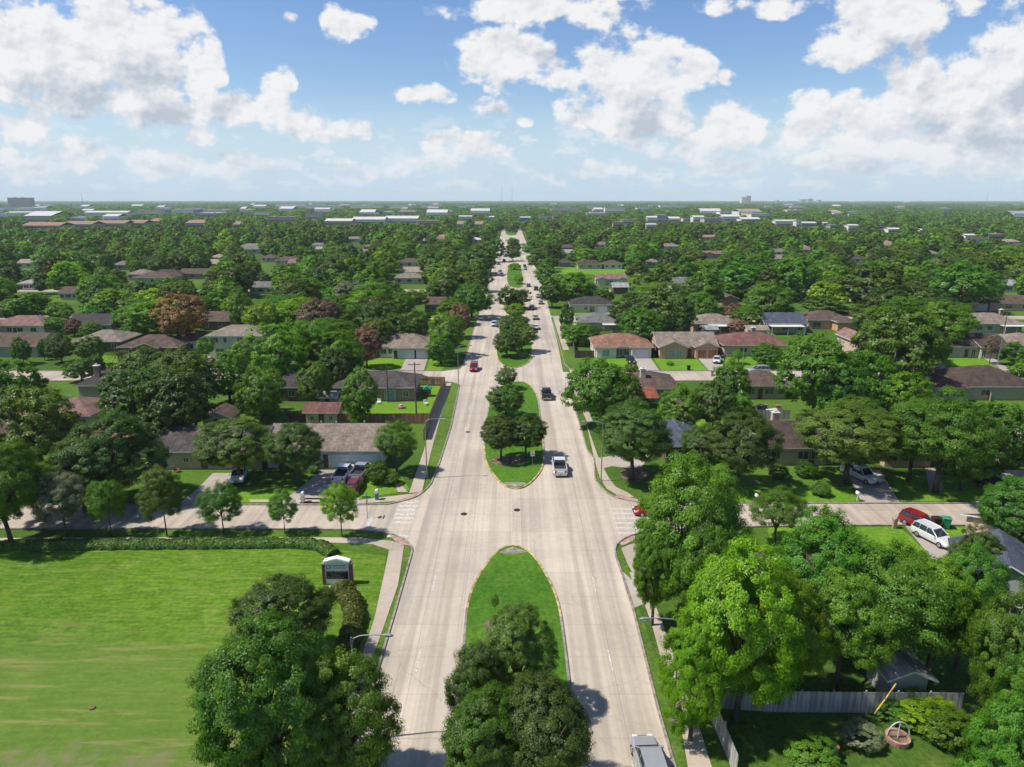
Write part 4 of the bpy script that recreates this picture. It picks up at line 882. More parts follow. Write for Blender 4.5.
vh('suv', 759, 373.5, PI/2, SIL, 'silver', 'silver suv parked in the far right side street', 'vehicles by the kerb', dy=.6)
vh('pickup', 868, 485, PI+R(20), WHT, 'white', 'white pickup under olive tree beyond right side street', 'vehicles on driveways', dy=2.2)
vh('suv', 925, 532, R(205), RED, 'red', 'red suv nose to tail with a white car beside two wheelie bins', 'vehicles on driveways', dy=1.0)
vh('suv', 938, 545, R(200), WHT, 'white', 'white suv parked on drive in front of the red suv', 'vehicles on driveways', dy=1.0)
vh('pickup', 932, 369, PI+R(-50), WHT, 'white', 'white pickup at the edge of trees by long beige bungalow', 'vehicles by the kerb', dy=.5)
vh('sedan', 652, 514, PI/2, RED, 'red', 'red car nosing out of right side street at the crosswalk', onroad, dy=0)
vh('sedan', 1000, 492, R(-150), BLK, 'black', 'black car in shade beyond right side street at the right edge', 'vehicles on driveways', dy=1)
# ------------------------------------------------------------------ street furniture, fences, sign
M_galv = plain('galvanised steel', (.30,.31,.31), .45, .5); M_wood = plain('weathered pole timber', (.16,.11,.08), .9, var=.3); M_dark = plain('dark metal', (.03,.03,.03), .5, .4)
M_lens = plain('lamp lens', (.6,.6,.58), .3)
def lamp(u, v, H, side, label, arm=2.2, rz=0):
    x, y = g(u, v); e = empty('street_lamp', (x,y,0), rz); tag(e, label, 'street lamp', 'street lamps along the roads')
    m = MB(); m.tube([(0,0,0),(0,0,.12)], .2, 10); m.tube([(0,0,.1),(0,0,H)], [.09,.06], 10); m.build('pole', M_galv, e, smooth=False)
    m = MB(); s = side; m.tube([(0,0,H-.55),(s*.15,0,H-.1),(s*.6,0,H+.12),(s*arm*.7,0,H+.2),(s*arm,0,H+.18)], [.055,.05,.045,.04,.04], 8); m.build('arm', M_galv, e)
    m = MB(); m.tube([(s*(arm-.05),0,H+.17),(s*(arm+.2),0,H+.17),(s*(arm+.55),0,H+.15),(s*(arm+.75),0,H+.12)], [.05,.10,.12,.05], 10); hd = m.build('lamp_head', M_galv, e)
    m = MB(); m.tube([(s*(arm+.38),0,H+.06),(s*(arm+.38),0,H-.02)], [.13,.08], 10); m.build('lens', M_lens, hd)
    return e
lamp(427,478,8.6,1,'grey street lamp on the left verge beside the brick garden wall')
ly_ = (8.7-CH)/(ray(351,636)[2]/ray(351,636)[1]); lx_ = (351-512)/F*(ly_*cp+(CH-8.7)*sp); lamp(*proj(lx_, ly_, 0),8.6,1,'grey street lamp by the curved hedge near the church sign')
lamp(601,481,8.6,-1,'grey street lamp in front of the spreading oak at right crossing corner')
lamp(673,720,8.6,-1,'grey street lamp on near right verge by the bright tree')
lamp(458.5,386,8.6,1,'grey street lamp at the mouth of the left far side street')
lamp(742,371,8.2,1,'grey street lamp before the reddish hip roofed bungalow',1.4)
lamp(996,371.5,8.2,-1,'white street lamp before the long beige bungalow at right',1.6)
lamp(489,293,8.6,1,'grey street lamp on left carriageway beyond the pink tree')
lamp(548,300,8.6,-1,'grey street lamp on right kerb beside the car queue')
def upole(u, v, H, label, arms=1, tr=False, ry=0):
    x, y = g(u, v); e = empty('utility_pole', (x,y,0), ry); tag(e, label, 'utility pole', 'wooden utility poles behind the gardens')
    m = MB(); m.tube([(0,0,0),(0,0,H)], [.16,.10], 10); m.build('pole', M_wood, e)
    for i in range(arms):
        m = MB(); m.box(-1.1,1.1,-.06,.06,H-.5-i*.8,H-.38-i*.8); a = m.build('crossarm', M_wood, e)
        m = MB()
        for q in (-1,-.45,.45,1): m.tube([(q,0,H-.38-i*.8),(q,0,H-.22-i*.8)], .05, 6)
        m.build('insulator', M_lens, a)
    if tr: m = MB(); m.tube([(.32,0,H-2.4),(.32,0,H-1.4)], .24, 12); m.build('transformer', M_galv, e, smooth=False)
    return e
upole(416.5,418.5,10.4,'tall brown utility pole standing in the walled bright yard',1)
upole(388,402,7.5,'thin utility pole beside the red brick bungalow',0)
upole(721,398,9,'utility pole in front of orange brick bungalow garden trees',1)
upole(908,408,8,'utility pole with transformer poking out of the yellow green tree',1,True)
upole(1003,336,8,'utility pole beside the red chimney at right',1)
upole(484,283,9,'utility pole beside left carriageway beyond the pink tree',1)
# fences
def fence(px, h, mat, label, name='fence', step=2.4, t=.05, world=False, keep=False):
    pts = px if world else [g(*p) for p in px]
    x0, y0 = pts[0]; e = empty(name, (x0,y0,0)); tag(e, label, 'fence')
    for (xa,ya),(xb,yb) in zip(pts, pts[1:]):
        L = math.hypot(xb-xa,yb-ya); n = max(1, round(L/step)); a = math.atan2(yb-ya, xb-xa)
        for i in range(n):
            m = MB(); l = L/n; k = max(3, int(l/.16)); rg = random.Random(i+int(L*10))
            for j in range(k):
                hh = h*(1+rg.uniform(-.012,.012)); m.box(j*l/k+.004,(j+1)*l/k-.004,-t/2,-t/2+.02,.04,hh)
            m.box(.0,l,-t/2+.021,t/2+.02,h*.22,h*.22+.08); m.box(.0,l,-t/2+.021,t/2+.02,h*.8,h*.8+.08)
            o = m.build('fence_panel', mat, e); o.location = (xa-x0+math.cos(a)*l*i, ya-y0+math.sin(a)*l*i, 0); o.rotation_euler = (0,0,a+rg.uniform(-.004,.004))
            m = MB(); m.box(-.05,.05,t/2+.022,t/2+.12,0,h*1.03); p = m.build('post', mat, e); p.location = o.location; p.rotation_euler = (0,0,a)
    return e
F_grey = planks('grey fence planks', (.40,.39,.36)); F_brown = planks('brown fence planks', (.17,.10,.065)); F_red = planks('reddish fence boards', (.34,.17,.11)); F_dark = planks('dark fence planks', (.09,.065,.05)); F_tan = planks('tan fence planks', (.38,.26,.16))
fence([(339,424),(431,423.5)], 1.9, F_red, 'reddish wooden fence along the bottom of the walled bright yard')
fence([(424,440),(430,424),(441,396),(445,386),(417,385.5)], 2.0, F_tan, 'tan plank fence between sidewalk and bright corner yard')
fence([(700,700),(712,722),(722,745),(736,780)], 2.0, F_grey, 'weathered grey fence beside the near right sidewalk')
fence([(716,708),(768,712),(960,714)], 1.9, F_grey, 'weathered grey plank fence in front of the metal garden shed')
fence([(572,341),(575,358),(594,358)], 1.9, F_dark, 'dark plank fence beside the orange-brown roofed bungalow')
fence([(594,342),(652,342)], 1.9, F_dark, 'dark fence behind the orange-brown roofed bungalow')
fence([(714,339),(748,339)], 1.8, F_brown, 'brown fence in front of the low cream shed')
fence([(681,419),(718,419)], 1.6, F_dark, 'dark lattice fence below the brown garden shelter')
fence([(756,419),(790,419)], 1.7, F_grey, 'grey plank fence along the cluttered back yard')
fence([(972,380),(990,402)], 1.8, F_tan, 'tan fence running down beside the reddish roofed cream house')
fence([(100,334),(129,345)], 1.9, F_brown, 'brown fence beside the charcoal roofed house with pale gable')
fence([(286,423),(338,424)], 1.8, F_dark, 'dark fence left of the little yellow garden house')
fence([(484,291),(489,270)], 2.0, F_grey, 'pale fence along the left carriageway near the white car')
fence([(1024,436),(985,420)], 1.8, F_brown, 'brown fence behind the pale tan roofed house')
fence([(560,331),(578,333),(620,335)], 1.5, F_dark, 'dark fence behind the round green hedge bushes')
# church sign
x, y = g(338.5,583.5); e = empty('church_sign', (x,y,0)); tag(e, 'grey gabled message board sign between maroon pillars on the church lawn', 'sign')
M_sg = plain('pale grey sign metal', (.62,.66,.60), .5, var=.05); M_wtop = plain('white sign cap', (.78,.78,.76), .5, var=.05); M_mar = brickm('maroon brick', (.13,.03,.04), (.17,.045,.055), (.12,.05,.05)); M_scr = plain('dark message panel', (.012,.012,.014), .25)
M_ink = plain('dark sign lettering', (.10,.12,.11), .6, var=.05); M_lit = plain('dim message lettering', (.16,.17,.15), .6, var=.05)
m = MB(); m.box(-1.22,1.22,-.2,.2,.1,2.5); m.prism([(-1.22,2.5),(1.22,2.5),(0,2.82)], 'y', -.2, .2); m.build('sign_body', M_sg, e)
m = MB(); m.prism([(-1.32,2.5),(0,2.84),(1.32,2.5),(1.32,2.68),(0,3.04),(-1.32,2.68)], 'y', -.32, .32); m.build('cap', M_wtop, e)
for s in (-1,1): m = MB(); m.box(s*1.225 if s>0 else -1.52,1.52 if s>0 else -1.225,-.26,.26,0,2.3); m.box((s*1.225 if s>0 else -1.545),(1.545 if s>0 else -1.225),-.3,.3,2.3,2.4,1); m.build('pillar', [M_mar, M_kerb], e)
m = MB(); m.box(-1.1,1.1,-.25,-.203,.68,1.52); sc = m.build('message_panel', M_scr, e)
m = MB(); rg = random.Random(3)
for r_, n_, x0, x1 in ((1.34,11,-.95,.95),(1.16,8,-.6,.55),(.98,6,-.4,.4),(.80,10,-.95,.95)):
    for i in range(n_):
        if rg.random() < .15: continue
        a = x0+(x1-x0)*i/n_; w_ = (x1-x0)/n_*.7; m.box(a, a+w_*.25, -.262, -.252, r_, r_+.1); m.box(a+w_*.35, a+w_*.9, -.262, -.252, r_+rg.choice((0,.05,.08)), r_+rg.choice((.1,.09,.1)))
m.build('message_text', M_lit, sc)
m = MB(); m.box(-1.08,-.62,-.222,-.204,1.78,2.2)
m.box(-.98,-.72,-.232,-.223,1.86,2.12, 1)
m.build('emblem', [M_ink, M_sg], e)
m = MB()
for i in range(7):
    a = -.5+i*.22
    m.box(a, a+.04, -.225, -.204, 2.05, 2.24); m.box(a+.05, a+.15, -.225, -.204, rg.choice((2.05,2.13,2.19)), 2.24)
for i in range(9):
    a = -.5+i*.16; m.box(a, a+.10, -.225, -.204, 1.86, 1.93)
m.build('sign_text', M_ink, e)
# small signs and posts
def post_sign(u, v, H, label, col, w=.6, h=.75, name='traffic_sign', word=None, cat='traffic sign', z=0):
    x, y = g(u, v); e = empty(name, (x,y,z)); tag(e, label, cat)
    m = MB(); m.tube([(0,0,0),(0,0,H)], .04, 6); m.build('post', M_galv, e)
    m = MB(); m.box(-w/2,w/2,-.06,-.045,H-h,H); p = m.build('sign_plate', col, e)
    return e, p
M_sw = plain('white sign sheeting', (.72,.72,.70), .4, var=.05); M_sy = plain('yellow sign sheeting', (.75,.50,.03), .4, var=.05); M_sgn = plain('green sign sheeting', (.02,.22,.14), .4, var=.05)
e, p = post_sign(532.5,466,2.2,'white keep right sign with orange top on the near tip of oak median', M_sw, z=.12)
m = MB(); m.box(-.3,.3,-.07,-.045,2.21,2.4); m.build('warning_plate', M_sy, e)
m = MB(); m.box(-.06,.06,-.072,-.061,1.6,2.05); m.box(-.16,.16,-.072,-.061,1.72,1.78); m.build('sign_symbol', M_ink, p)
x, y = g(367.5,518); e = empty('street_name_sign', (x,y,0)); tag(e, 'green street name sign with crossed blades over a stop sign at the left crossing', 'street sign')
m = MB(); m.tube([(0,0,0),(0,0,2.95)], .04, 6); m.build('post', M_galv, e)
m = MB(); m.box(-.55,.55,-.02,.02,2.72,2.92); m.build('name_blade', M_sgn, e); m = MB(); m.box(-.02,.02,-.55,.55,2.96,3.16); m.build('name_blade', M_sgn, e)
m = MB(); m.tube([(.03,0,2.25),(.055,0,2.25)], .38, 8); m.build('stop_plate', plain('sign back', (.30,.22,.20), .5), e)
e, p = post_sign(822.5,527.5,3.0,'bright yellow narrow marker post at edge of the right side street', M_sy, .45, 1.9)
post_sign(563,360,2.4,'small yellow warning sign on the sidewalk by the dark plank fence', M_sy, .7, .7)
M_mail = plain('white mailbox paint', (.70,.70,.68), .5); M_mailb = plain('blue mailbox paint', (.10,.18,.33), .5); M_mailr = brickm('mailbox brick', (.30,.15,.11), (.36,.2,.15))
def mailbox(u, v, label, mat, k=0):
    x, y = g(u, v); e = empty('mailbox', (x,y,0)); tag(e, label, 'mailbox')
    m = MB(); m.box(-.2,.2,-.2,.2,0,1.0) if k else m.box(-.05,.05,-.05,.05,0,1.0); m.build('post', mat, e)
    m = MB(); m.tube([(0,-.32,1.16),(0,.32,1.16)], .24 if k else .17, 12); m.box(-.2,.2,-.3,.3,1.0,1.15); b = m.build('box', M_mail if k != 2 else mat, e)
    m = MB(); m.box(.24,.26,-.05,.15,1.15,1.4); m.build('flag', M_lampr, b)
mailbox(303,502,'white mailbox with rounded top at the foot of the pickups drive', M_mail, 1)
mailbox(377,499.5,'blue and white mailbox on the corner verge', M_mailb, 1)
mailbox(857,501,'white mailbox beside the shaded drive right of the lawn', M_mail)
mailbox(894,528,'brick red mailbox at the near edge of the right side street', M_mailr, 2)
mailbox(756,503.5,'grey mailbox on the lawn edge beyond the small open tree', M_galv)
def bin_(u, v, col, cn, label, s=1):
    x, y = g(u, v); e = empty('wheelie_bin', (x,y,0), R(rnd.uniform(-20,20))); tag(e, label, 'bin'); mt = plain(cn, col, .5)
    m = MB(); a, b = .27*s, .34*s; m.add([(-a,-a,.06),(a,-a,.06),(a,a,.06),(-a,a,.06),(-b,-b,1.0*s),(b,-b,1.0*s),(b,b,1.0*s),(-b,b,1.0*s)], [(0,3,2,1),(4,5,6,7),(0,1,5,4),(1,2,6,5),(2,3,7,6),(3,0,4,7)]); m.build('body', mt, e, bevel=.03)
    m = MB(); m.prism([(-b-.03,1.0*s),(b+.03,1.0*s),(b+.03,1.08*s),(0,1.16*s),(-b-.03,1.06*s)], 'x', -b-.03, b+.03); m.build('lid', mt, e, bevel=.02)
    for q in (-1,1): m = MB(); m.tube([(q*.2*s,a+.06,.12),(q*.28*s,a+.06,.12)], .12, 10); m.build('wheel', M_tyre, e)
bin_(935,528,(.022,.02,.02),'black bin plastic','black wheelie bin beside the red suv',1.3)
bin_(945,528,(.03,.25,.12),'green bin plastic','green wheelie bin right of the black bin',1.3)
bin_(688.5,370,(.02,.02,.022),'black bin plastic','black wheelie bin on kerb before the orange brick bungalow')
bin_(745,374,(.28,.08,.05),'red bin plastic','small red bin in the far right side street beside the silver suv')
bin_(783.5,356,(.04,.09,.30),'blue bin plastic','blue bin at right end of the reddish hip roofed bungalow')
x, y = g(427,396); e = empty('play_house', (x,y,0)); tag(e, 'small green roofed play tower in bright corner yard', 'play set')
m = MB(); m.prism([(-.9,1.5),(.9,1.5),(0,2.2)], 'y', -.8, .8); m.build('roof', plain('green plastic', (.02,.30,.18), .5), e)
for a in (-.7,.7):
    for b in (-.6,.6): m = MB(); m.box(a-.05,a+.05,b-.05,b+.05,0,1.5); m.build('post', M_wood, e)
m = MB(); m.box(-.75,.75,-.65,.65,.6,.7); m.build('platform', M_wood, e)
x, y = g(401,408); m = MB(); m.tube([(0,0,0),(0,0,.35)], .8, 14); m.tube([(0,0,.35),(0,0,.7)], [.5,.3], 10); e = m.build('fire_pit', WALL['red brick']); e.location=(x,y,0); tag(e, 'low round brick fire pit on grass of the bright yard', 'fire pit')
for i, (u,v,lb) in enumerate(((379,404,'white garden chair left of the brick fire pit'),(426,405,'white garden chair beside the green roofed play tower'),(150,469,'white garden chair left of tan bungalow door'),(177,472,'red garden chair under tan bungalow eaves'))):
    x, y = g(u,v); e = empty('garden_chair', (x,y,0), R(40*i)); tag(e, lb, 'chair'); mt = plain('red chair plastic', (.35,.04,.04), .5) if 'red' in lb else M_wtop
    m = MB(); m.box(-.35,.35,-.35,.35,.4,.46); m.build('seat', mt, e); m = MB(); m.box(-.35,.35,.3,.36,.461,1.0); m.build('backrest', mt, e)
    for a in (-.3,.3):
        for b in (-.3,.28): m = MB(); m.box(a-.03,a+.03,b-.03,b+.03,0,.398); m.build('leg', mt, e)
# planter with a hooped handle in the near right garden
x, y = g(897,741); e = empty('planter', (x,y,0)); tag(e, 'round brick planter with a white hoop over it on the dark garden lawn', 'planter')
m = MB(); n=20; vs=[]; fs=[]
for k in range(n):
    a=k*2*PI/n
    for r_, z_ in ((.78,0),(.84,.45),(.66,.45),(.66,.2)): vs.append((r_*math.cos(a), r_*math.sin(a), z_))
for k in range(n):
    b=(k+1)%n
    for j in range(3): fs.append((k*4+j, b*4+j, b*4+j+1, k*4+j+1))
m.add(vs, fs); m.build('pot', plain('terracotta brick', (.38,.22,.17), .85, var=.25), e)
m = MB(); m.tube([(0,0,.2),(0,0,.3)], .655, 20); m.build('soil', M_dirt, e)
m = MB(); m.tube([(math.cos(t)*.80, 0, .5+math.sin(t)*1.15) for t in [i*PI/14 for i in range(15)]], .04, 6); m.tube([(0,0,.3),(0,0,1.62)], .04, 6); m.build('hoop', M_lens, e)
x, y = g(855,728); m = MB(); m.tube([(-1.0,-.5,.8),(0,-.1,2.0),(.7,.2,2.9)], .06, 6); e = m.build('yellow_pole', plain('yellow pole paint', (.55,.38,.05), .5)); e.location = (g(880,714)[0], g(880,714)[1]-.4, 0); e.rotation_euler=(0,0,0); tag(e, 'long yellow pole leaning on the grey fence by metal shed', 'pole')
x, y = g(833,757); m = MB(); m.tube([(0,0,0),(0,0,.9)], [.28,.32], 12); m.tube([(0,0,.9),(0,0,.95)], .34, 12); e = m.build('barrel', plain('brown barrel', (.22,.10,.07), .7)); e.location=(x,y,0); tag(e, 'small brown barrel in the leafy corner of near right garden', 'barrel')
# clutter in the back yard
rg = random.Random(12); cols = [(.5,.48,.45),(.3,.12,.08),(.15,.15,.16),(.35,.3,.25),(.62,.6,.56)]
for i, nm in enumerate(('white crate','rusty crate','dark crate','tan crate','pale crate','second rusty crate','second white crate')):
    u = 748+i*5; v = 408+ (i*5 % 7); x, y = g(u,v); w_ = rg.uniform(.4,.8); hh = rg.uniform(.5,1.1)
    m = MB(); m.box(-w_,w_,-.4,.4,0,hh); m.box(-w_-.04,w_+.04,-.44,.44,hh,hh+.06); e = m.build('storage_crate', plain('crate paint %d' % (i%5), cols[i%5], .8), bevel=.03); e.location=(x,y,0); e.rotation_euler=(0,0,rg.uniform(-.6,.6))
    tag(e, ['white crate leftmost in the cluttered yard below brown roof','rusty crate second from left in cluttered yard','dark crate third from left in cluttered yard','tan crate in the middle of the cluttered yard','pale crate third from right in cluttered yard','rusty crate second from right in cluttered yard','dark crate rightmost in the cluttered yard'][i], 'crate', 'crates in the cluttered yard')
# small stone on the church lawn
x, y = g(92.5,708.5); m = MB(); m.tube([(0,0,0),(0,0,.12)], [.24,.20], 9); e = m.build('utility_cover', WALL['brown']); e.location=(x,y,0); tag(e, 'small brownish round cover alone on the church lawn', 'cover')
x, y = g(634.5,712); m = MB(); m.tube([(0,0,0),(0,0,.10)], .36, 14); e = m.build('utility_cover', M_sgn); e.location=(g(679,713)[0],g(679,713)[1],0.012); tag(e, 'round green cover on sidewalk edge beside the near right street lamp', 'cover')
# ------------------------------------------------------------------ farther houses and buildings
fh = [(250,273,294,'grey','pale blue','grey roofed house above the bright yellow green tree'),(275,301,265,'brown','cream','brown roofed house far left of the parkway with white wall'),
 (309,326,249,'grey','white','grey stepped roofs among the far left wood'),(395,424,284,'taupe','cream','wide taupe roof beyond the dark trees left of the parkway'),(398,421,267,'brown','white','brown hip roofed house with white front left of parkway'),
 (425,444,312,'brown','red brick','brown roofed red brick house above the mauve flowering tree'),(18,40,268,'pale tan','white','pale roof far at the left edge'),(112,130,270,'grey','cream','grey roof beneath the far left wood'),
 (128,150,280,'taupe','pink brick','taupe roof just above the green clearing at left'),(150,180,280,'dark brown','pink brick','dark brown roof right of the clearing roof'),(180,206,279,'brown','red brick','brown roof with red wall above the dead rust tree'),
 (262,276,262,'brown','cream','small brown roof left of stepped grey roofs'),(364,372,250,'pinkish brown','pink brick','small pinkish gable in the left wood'),(345,362,242,'taupe','cream','small taupe roof in the left wood'),
 (848,866,263,'dark brown','white','dark brown roof with white wall right of the wood centre'),(772,785,256,'grey','white','light grey roof right of centre in the wood'),(800,812,252,'silver grey','white','silvery roof right of centre in the wood'),
 (786,800,300,'taupe','cream','taupe roof between broad trees above the slate blue roof'),(880,893,246,'pink brick' and 'terracotta','cream','small terracotta roof in the right wood'),(560,575,251,'brown','red brick','brown roof right of far parkway'),
 (1000,1018,292,'silver grey','white','silver roof at right above the pink brick house'),(950,966,295,'grey','cream','grey roof above the dark grey roofed garage house'),(852,868,302,'taupe','white','taupe roof in the gap below the broad dark crown'),
 (240,262,250,'taupe','cream','low taupe roof in the left wood right of dead tree'),(60,78,300,'brown','cream','brown roof behind the charcoal roofed house at left'),(595,610,248,'pinkish brown','cream','pinkish roof in right wood near parkway'),
 (660,680,250,'taupe','cream','taupe roof in the right wood above white gabled house'),(925,940,258,'taupe','white','taupe roof in right wood above broad green crown'),(700,716,240,'terracotta','cream','small orange roof in the right wood'),
 (1002,1020,245,'pale tan','white','pale roof near the right edge of the wood'),(20,34,290,'silver grey','white','silver roof near the left edge above the long white house'),(210,224,262,'pale tan','cream','pale tan roof in the left wood'),
 (470,482,243,'white','white','white roof left of the far car queue'),(436,450,240,'terracotta','cream','terracotta roof left of the far parkway'),(420,428,244,'pale tan','cream','tan roof left of the terracotta roof')]
for a, b, v, rf_, wl, lb in fh:
    house(a, b, v, 9, rf_, wl, rnd.choice(('hip','gx')), wins=w3, label=lb, land=lb, side_win=False, pipes=0, keep=(-3,-4,-3,0))
# the roofs that just show through the wood
rh = random.Random(5); k = 0
for row, yv in enumerate((318, 350, 395, 428, 470, 505, 545, 590, 640, 700, 760)):
    xs = -.72*yv
    while xs < .72*yv:
        xs += rh.uniform(30, 80)
        if abs(xs) < 30 or rh.random() < .3: continue
        x, y = xs, yv+rh.uniform(-4,4); rf_ = rh.choice(('brown','taupe','grey','dark grey','pinkish brown','pale tan','silver grey','taupe')); wl = rh.choice(('white','cream','pink brick','pale green','beige'))
        if any(abs(x-h[0]) < 24 and abs(y-h[1]) < 15 for h in HOUSES): continue
        house(0,0,0,10,rf_,wl,rh.choice(('hip','gx')),world=(x,y,rh.uniform(14,20)),label='',land='',wins=[(.2,1.4),(.5,1.8),(.8,1.4)],side_win=False,pipes=0,keep=None); k += 1
        HOUSES[-1][4]['auto'] = 1; HOUSES[-1][4]['rc'] = rf_; HOUSES[-1][4]['wc'] = wl
print('auto houses', k)
M_win = glass('far window bands', (.05,.07,.08))
def farb(u0, u1, vb, vt, depth, roof, wall, label, cat='building', name='building', bands=2, y=None, gab=False):
    if y is None: y = g(512, vb)[1]
    k = (y*cp+CH*sp)/F; x0, x1 = (u0-512)*k, (u1-512)*k; H = max(4.5, ztop(512, vt, y)); W = x1-x0
    e = empty(name, ((x0+x1)/2, y, 0)); tag(e, label, cat)
    m = MB(); m.box(-W/2,W/2,0,depth,0,H-.02); m.build('wall', WALL[wall], e)
    m = MB()
    if gab: gable(m, -W/2, W/2, 0, depth, H, depth*.11, 'x')
    else: m.box(-W/2-.6,W/2+.6,-.6,depth+.6,H,H+.8); m.box(-W*.3,-W*.2,depth*.4,depth*.6,H+.8,H+2.6); m.box(W*.1,W*.16,depth*.3,depth*.5,H+.8,H+2.2)
    m.build('roof', [ROOF[roof], M_trim, M_under] if gab else ROOF[roof], e)
    n = max(2, int(W/9))
    for b in range(bands):
        zb = 1.0+b*(H-1)/bands; m = MB()
        m.box(-W/2+.04*W, W/2-.04*W, -.12, -.01, zb, zb+min(2.0, (H-1)/bands*.5))
        m.build('ribbon_window', M_win, e)
    KEEP.append((u0-1, vt-1, u1+1, vb-1, y)); HOUSES.append(((x0+x1)/2, y, W, depth, e)); LAND.append(((x0+x1)/2, y, label, e, W, depth)); return e
F_ = farb
WALL['tower brown'] = siding('brownish tower cladding', (.20,.17,.17)); WALL['far white'] = siding('bright white cladding', (.85,.83,.78)); WALL['blue'] = siding('blue shop front', (.05,.16,.45)); WALL['teal'] = siding('teal cladding', (.05,.35,.33)); WALL['far yellow'] = siding('pale yellow render', (.60,.50,.25))
F_(9,30,207,197.8,40,'grey','tower brown','wide brown office block on the horizon at the left edge',bands=9,y=3300,name='office_building')
F_(741.5,746,203,197.2,60,'white','white','pale left block of the twin towers on the right horizon',bands=6,y=6000,name='tower_block'); F_(746.5,750.5,203,195.8,50,'pinkish brown','tan','brownish right block of the twin towers on the right horizon',bands=7,y=6000,name='tower_block')
for a,b,vb,vt,d,rf_,wl,lb in ((325,352,225.5,221,60,'white','orange brick','white roofed long store with orange walls left of centre'),(352,385,224,219.5,70,'white','white','long white roofed store second in the shopping row'),(385,418,223.5,218.5,70,'white','white','long white roofed store third in the shopping row'),(418,440,225,221,50,'pale tan','orange brick','tan shop at right end of the shopping row'),
 (459,472,220.5,216.5,30,'white','cream','small white building above far left carriageway'),(486,494,220,217,30,'white','white','small white block left of the far parkway end'),
 (268,296,222,217,60,'pale tan','tan','wide tan building in the left wood'),(306,322,219,214,40,'pinkish brown','cream','pinkish building behind the wide tan building'),
 (85,128,217,212.5,60,'white','white','white warehouse at left before brown office block'),(8,42,216,212.5,40,'white','white','long white low store at left edge'),(43,50,214.5,212,30,'silver grey','teal','small teal fronted store at left'),
 (133,160,215,211,60,'pale tan','white','pale warehouse right of the white warehouse'),(164,170,213,209.5,30,'white','blue','blue fronted store, left of the two blue ones'),(195,201,213.5,209.5,30,'white','blue','blue fronted store, right of the two blue ones'),(172,193,213.5,209.5,50,'white','white','white store between the two blue fronted stores'),(203,226,213,210,60,'white','white','white warehouse right of the blue stores'),
 (276,306,207,203,120,'white','white','long white shed on the horizon left of centre'),(307,322,209,205,120,'white','white','white shed right of the long horizon shed'),(325,340,209,206,100,'white','white','small white shed on horizon'),(350,382,208.5,205.5,120,'white','white','wide white shed on the horizon left of parkway'),(390,407,209,205.5,100,'white','white','pale shed on horizon above shopping row'),(462,480,203.5,201.5,200,'white','white','distant pale shed above the parkway'),
 (551,578,211.5,208.5,80,'pale tan','cream','long tan building right of parkway near horizon'),(588,602,210,206.5,60,'white','white','pale building right of the long tan one'),(605,625,212,207.5,70,'silver grey','white','grey white building cluster near horizon'),(660,686,208,205.5,90,'white','white','long white building right of centre near horizon'),
 (516,521,218.5,215.5,30,'pale tan','far yellow','small yellow building left end of the yellow row'),(520,530,221.5,217.5,24,'white','blue','pale blue fronted shop before the yellow row'),(539,545,220,215,30,'pale tan','far yellow','tallest yellow building in the yellow row'),(546,552,219.5,216.5,30,'pale tan','far yellow','small yellow building right of the tallest'),(553,560,218.5,215.5,30,'pale tan','far yellow','yellow building at right end of the yellow row'),
 (613,624,227,222.5,30,'pale tan','orange brick','tan and orange building right of the yellow row'),(622,634,224,220.5,40,'pale tan','cream','long tan roof behind tan and orange building'),
 (647,657,222.5,217.5,40,'white','white','white gabled hall in right shopping cluster'),(657,667,222,215.5,50,'silver grey','grey','grey roofed hall in right shopping cluster'),(668,680,222,218.5,50,'white','white','white store right of the grey roofed hall'),(683,691,221.5,218,40,'slate blue','white','blue grey store in right shopping cluster'),(693,704,222,217,40,'white','white','white block in middle of right shopping cluster'),(704,722,223,218.5,50,'pale tan','tan','tan store in right shopping cluster'),(722,740,221,216.5,60,'white','white','wide white store in right shopping cluster'),(741,760,222,219,50,'white','white','pale store at right end of shopping cluster'),
 (646,656,229,224.5,20,'white','white','white gabled church hall below the shopping cluster'),(775,797,226,221,30,'white','white','long white roofed school, left wing'),(796,801,227,221,24,'silver grey','white','arched white centre of the long school'),(801,816,226.5,223,30,'white','white','long white roofed school, right wing'),(823,828,226,224,20,'white','white','small white house right of the school'),(830,838,229,226,24,'silver grey','grey','small grey roof right of the school'),(848,858,231,225.5,24,'white','white','white sloping roof in the right wood'),(878,886,229,225.5,24,'slate blue','white','small blue grey roof in the right wood'),(888,900,233,231,24,'white','white','low white roof in the right wood'),(919,925,234,231.5,20,'white','white','small white roof nearer the right edge'),(965,975,240,236.5,20,'white','white','white roof right of the small white roof'),(988,1004,239.5,236.5,26,'pale tan','cream','long pale roof near right edge'),
 (855,866,202.6,201,300,'white','white','bright pale building on the right horizon'),(910,920,203,201.5,300,'white','white','small bright building on right horizon')):
    F_(a,b,vb,vt,d*.5,rf_,wl,lb,bands=1,gab=('gabled' in lb or vb > 215 and rf_ == 'white'))
rb = random.Random(8); FC = []
for i in range(110):
    y = 1250*math.exp(rb.random()*1.35); side = -1 if rb.random() < .68 else 1
    x = side*rb.uniform(.03, .74)*y; u = proj(x, y, 0)[0]; vb = proj(x, y, 0)[1]; wd = rb.uniform(14, 62); hh = rb.uniform(6, 10)
    if any(abs(u-(k[0]+k[2])/2) < (k[2]-k[0])/2+F*wd/2/y and abs(y-k[4]) < 150 for k in KEEP if k[4] > 900): continue
    wl = rb.choice(('far white','far white','cream','tan','white')); FC.append((y, x, u, vb, wd, hh, rb.choice(('white','white','silver grey','pale tan','white')), wl))
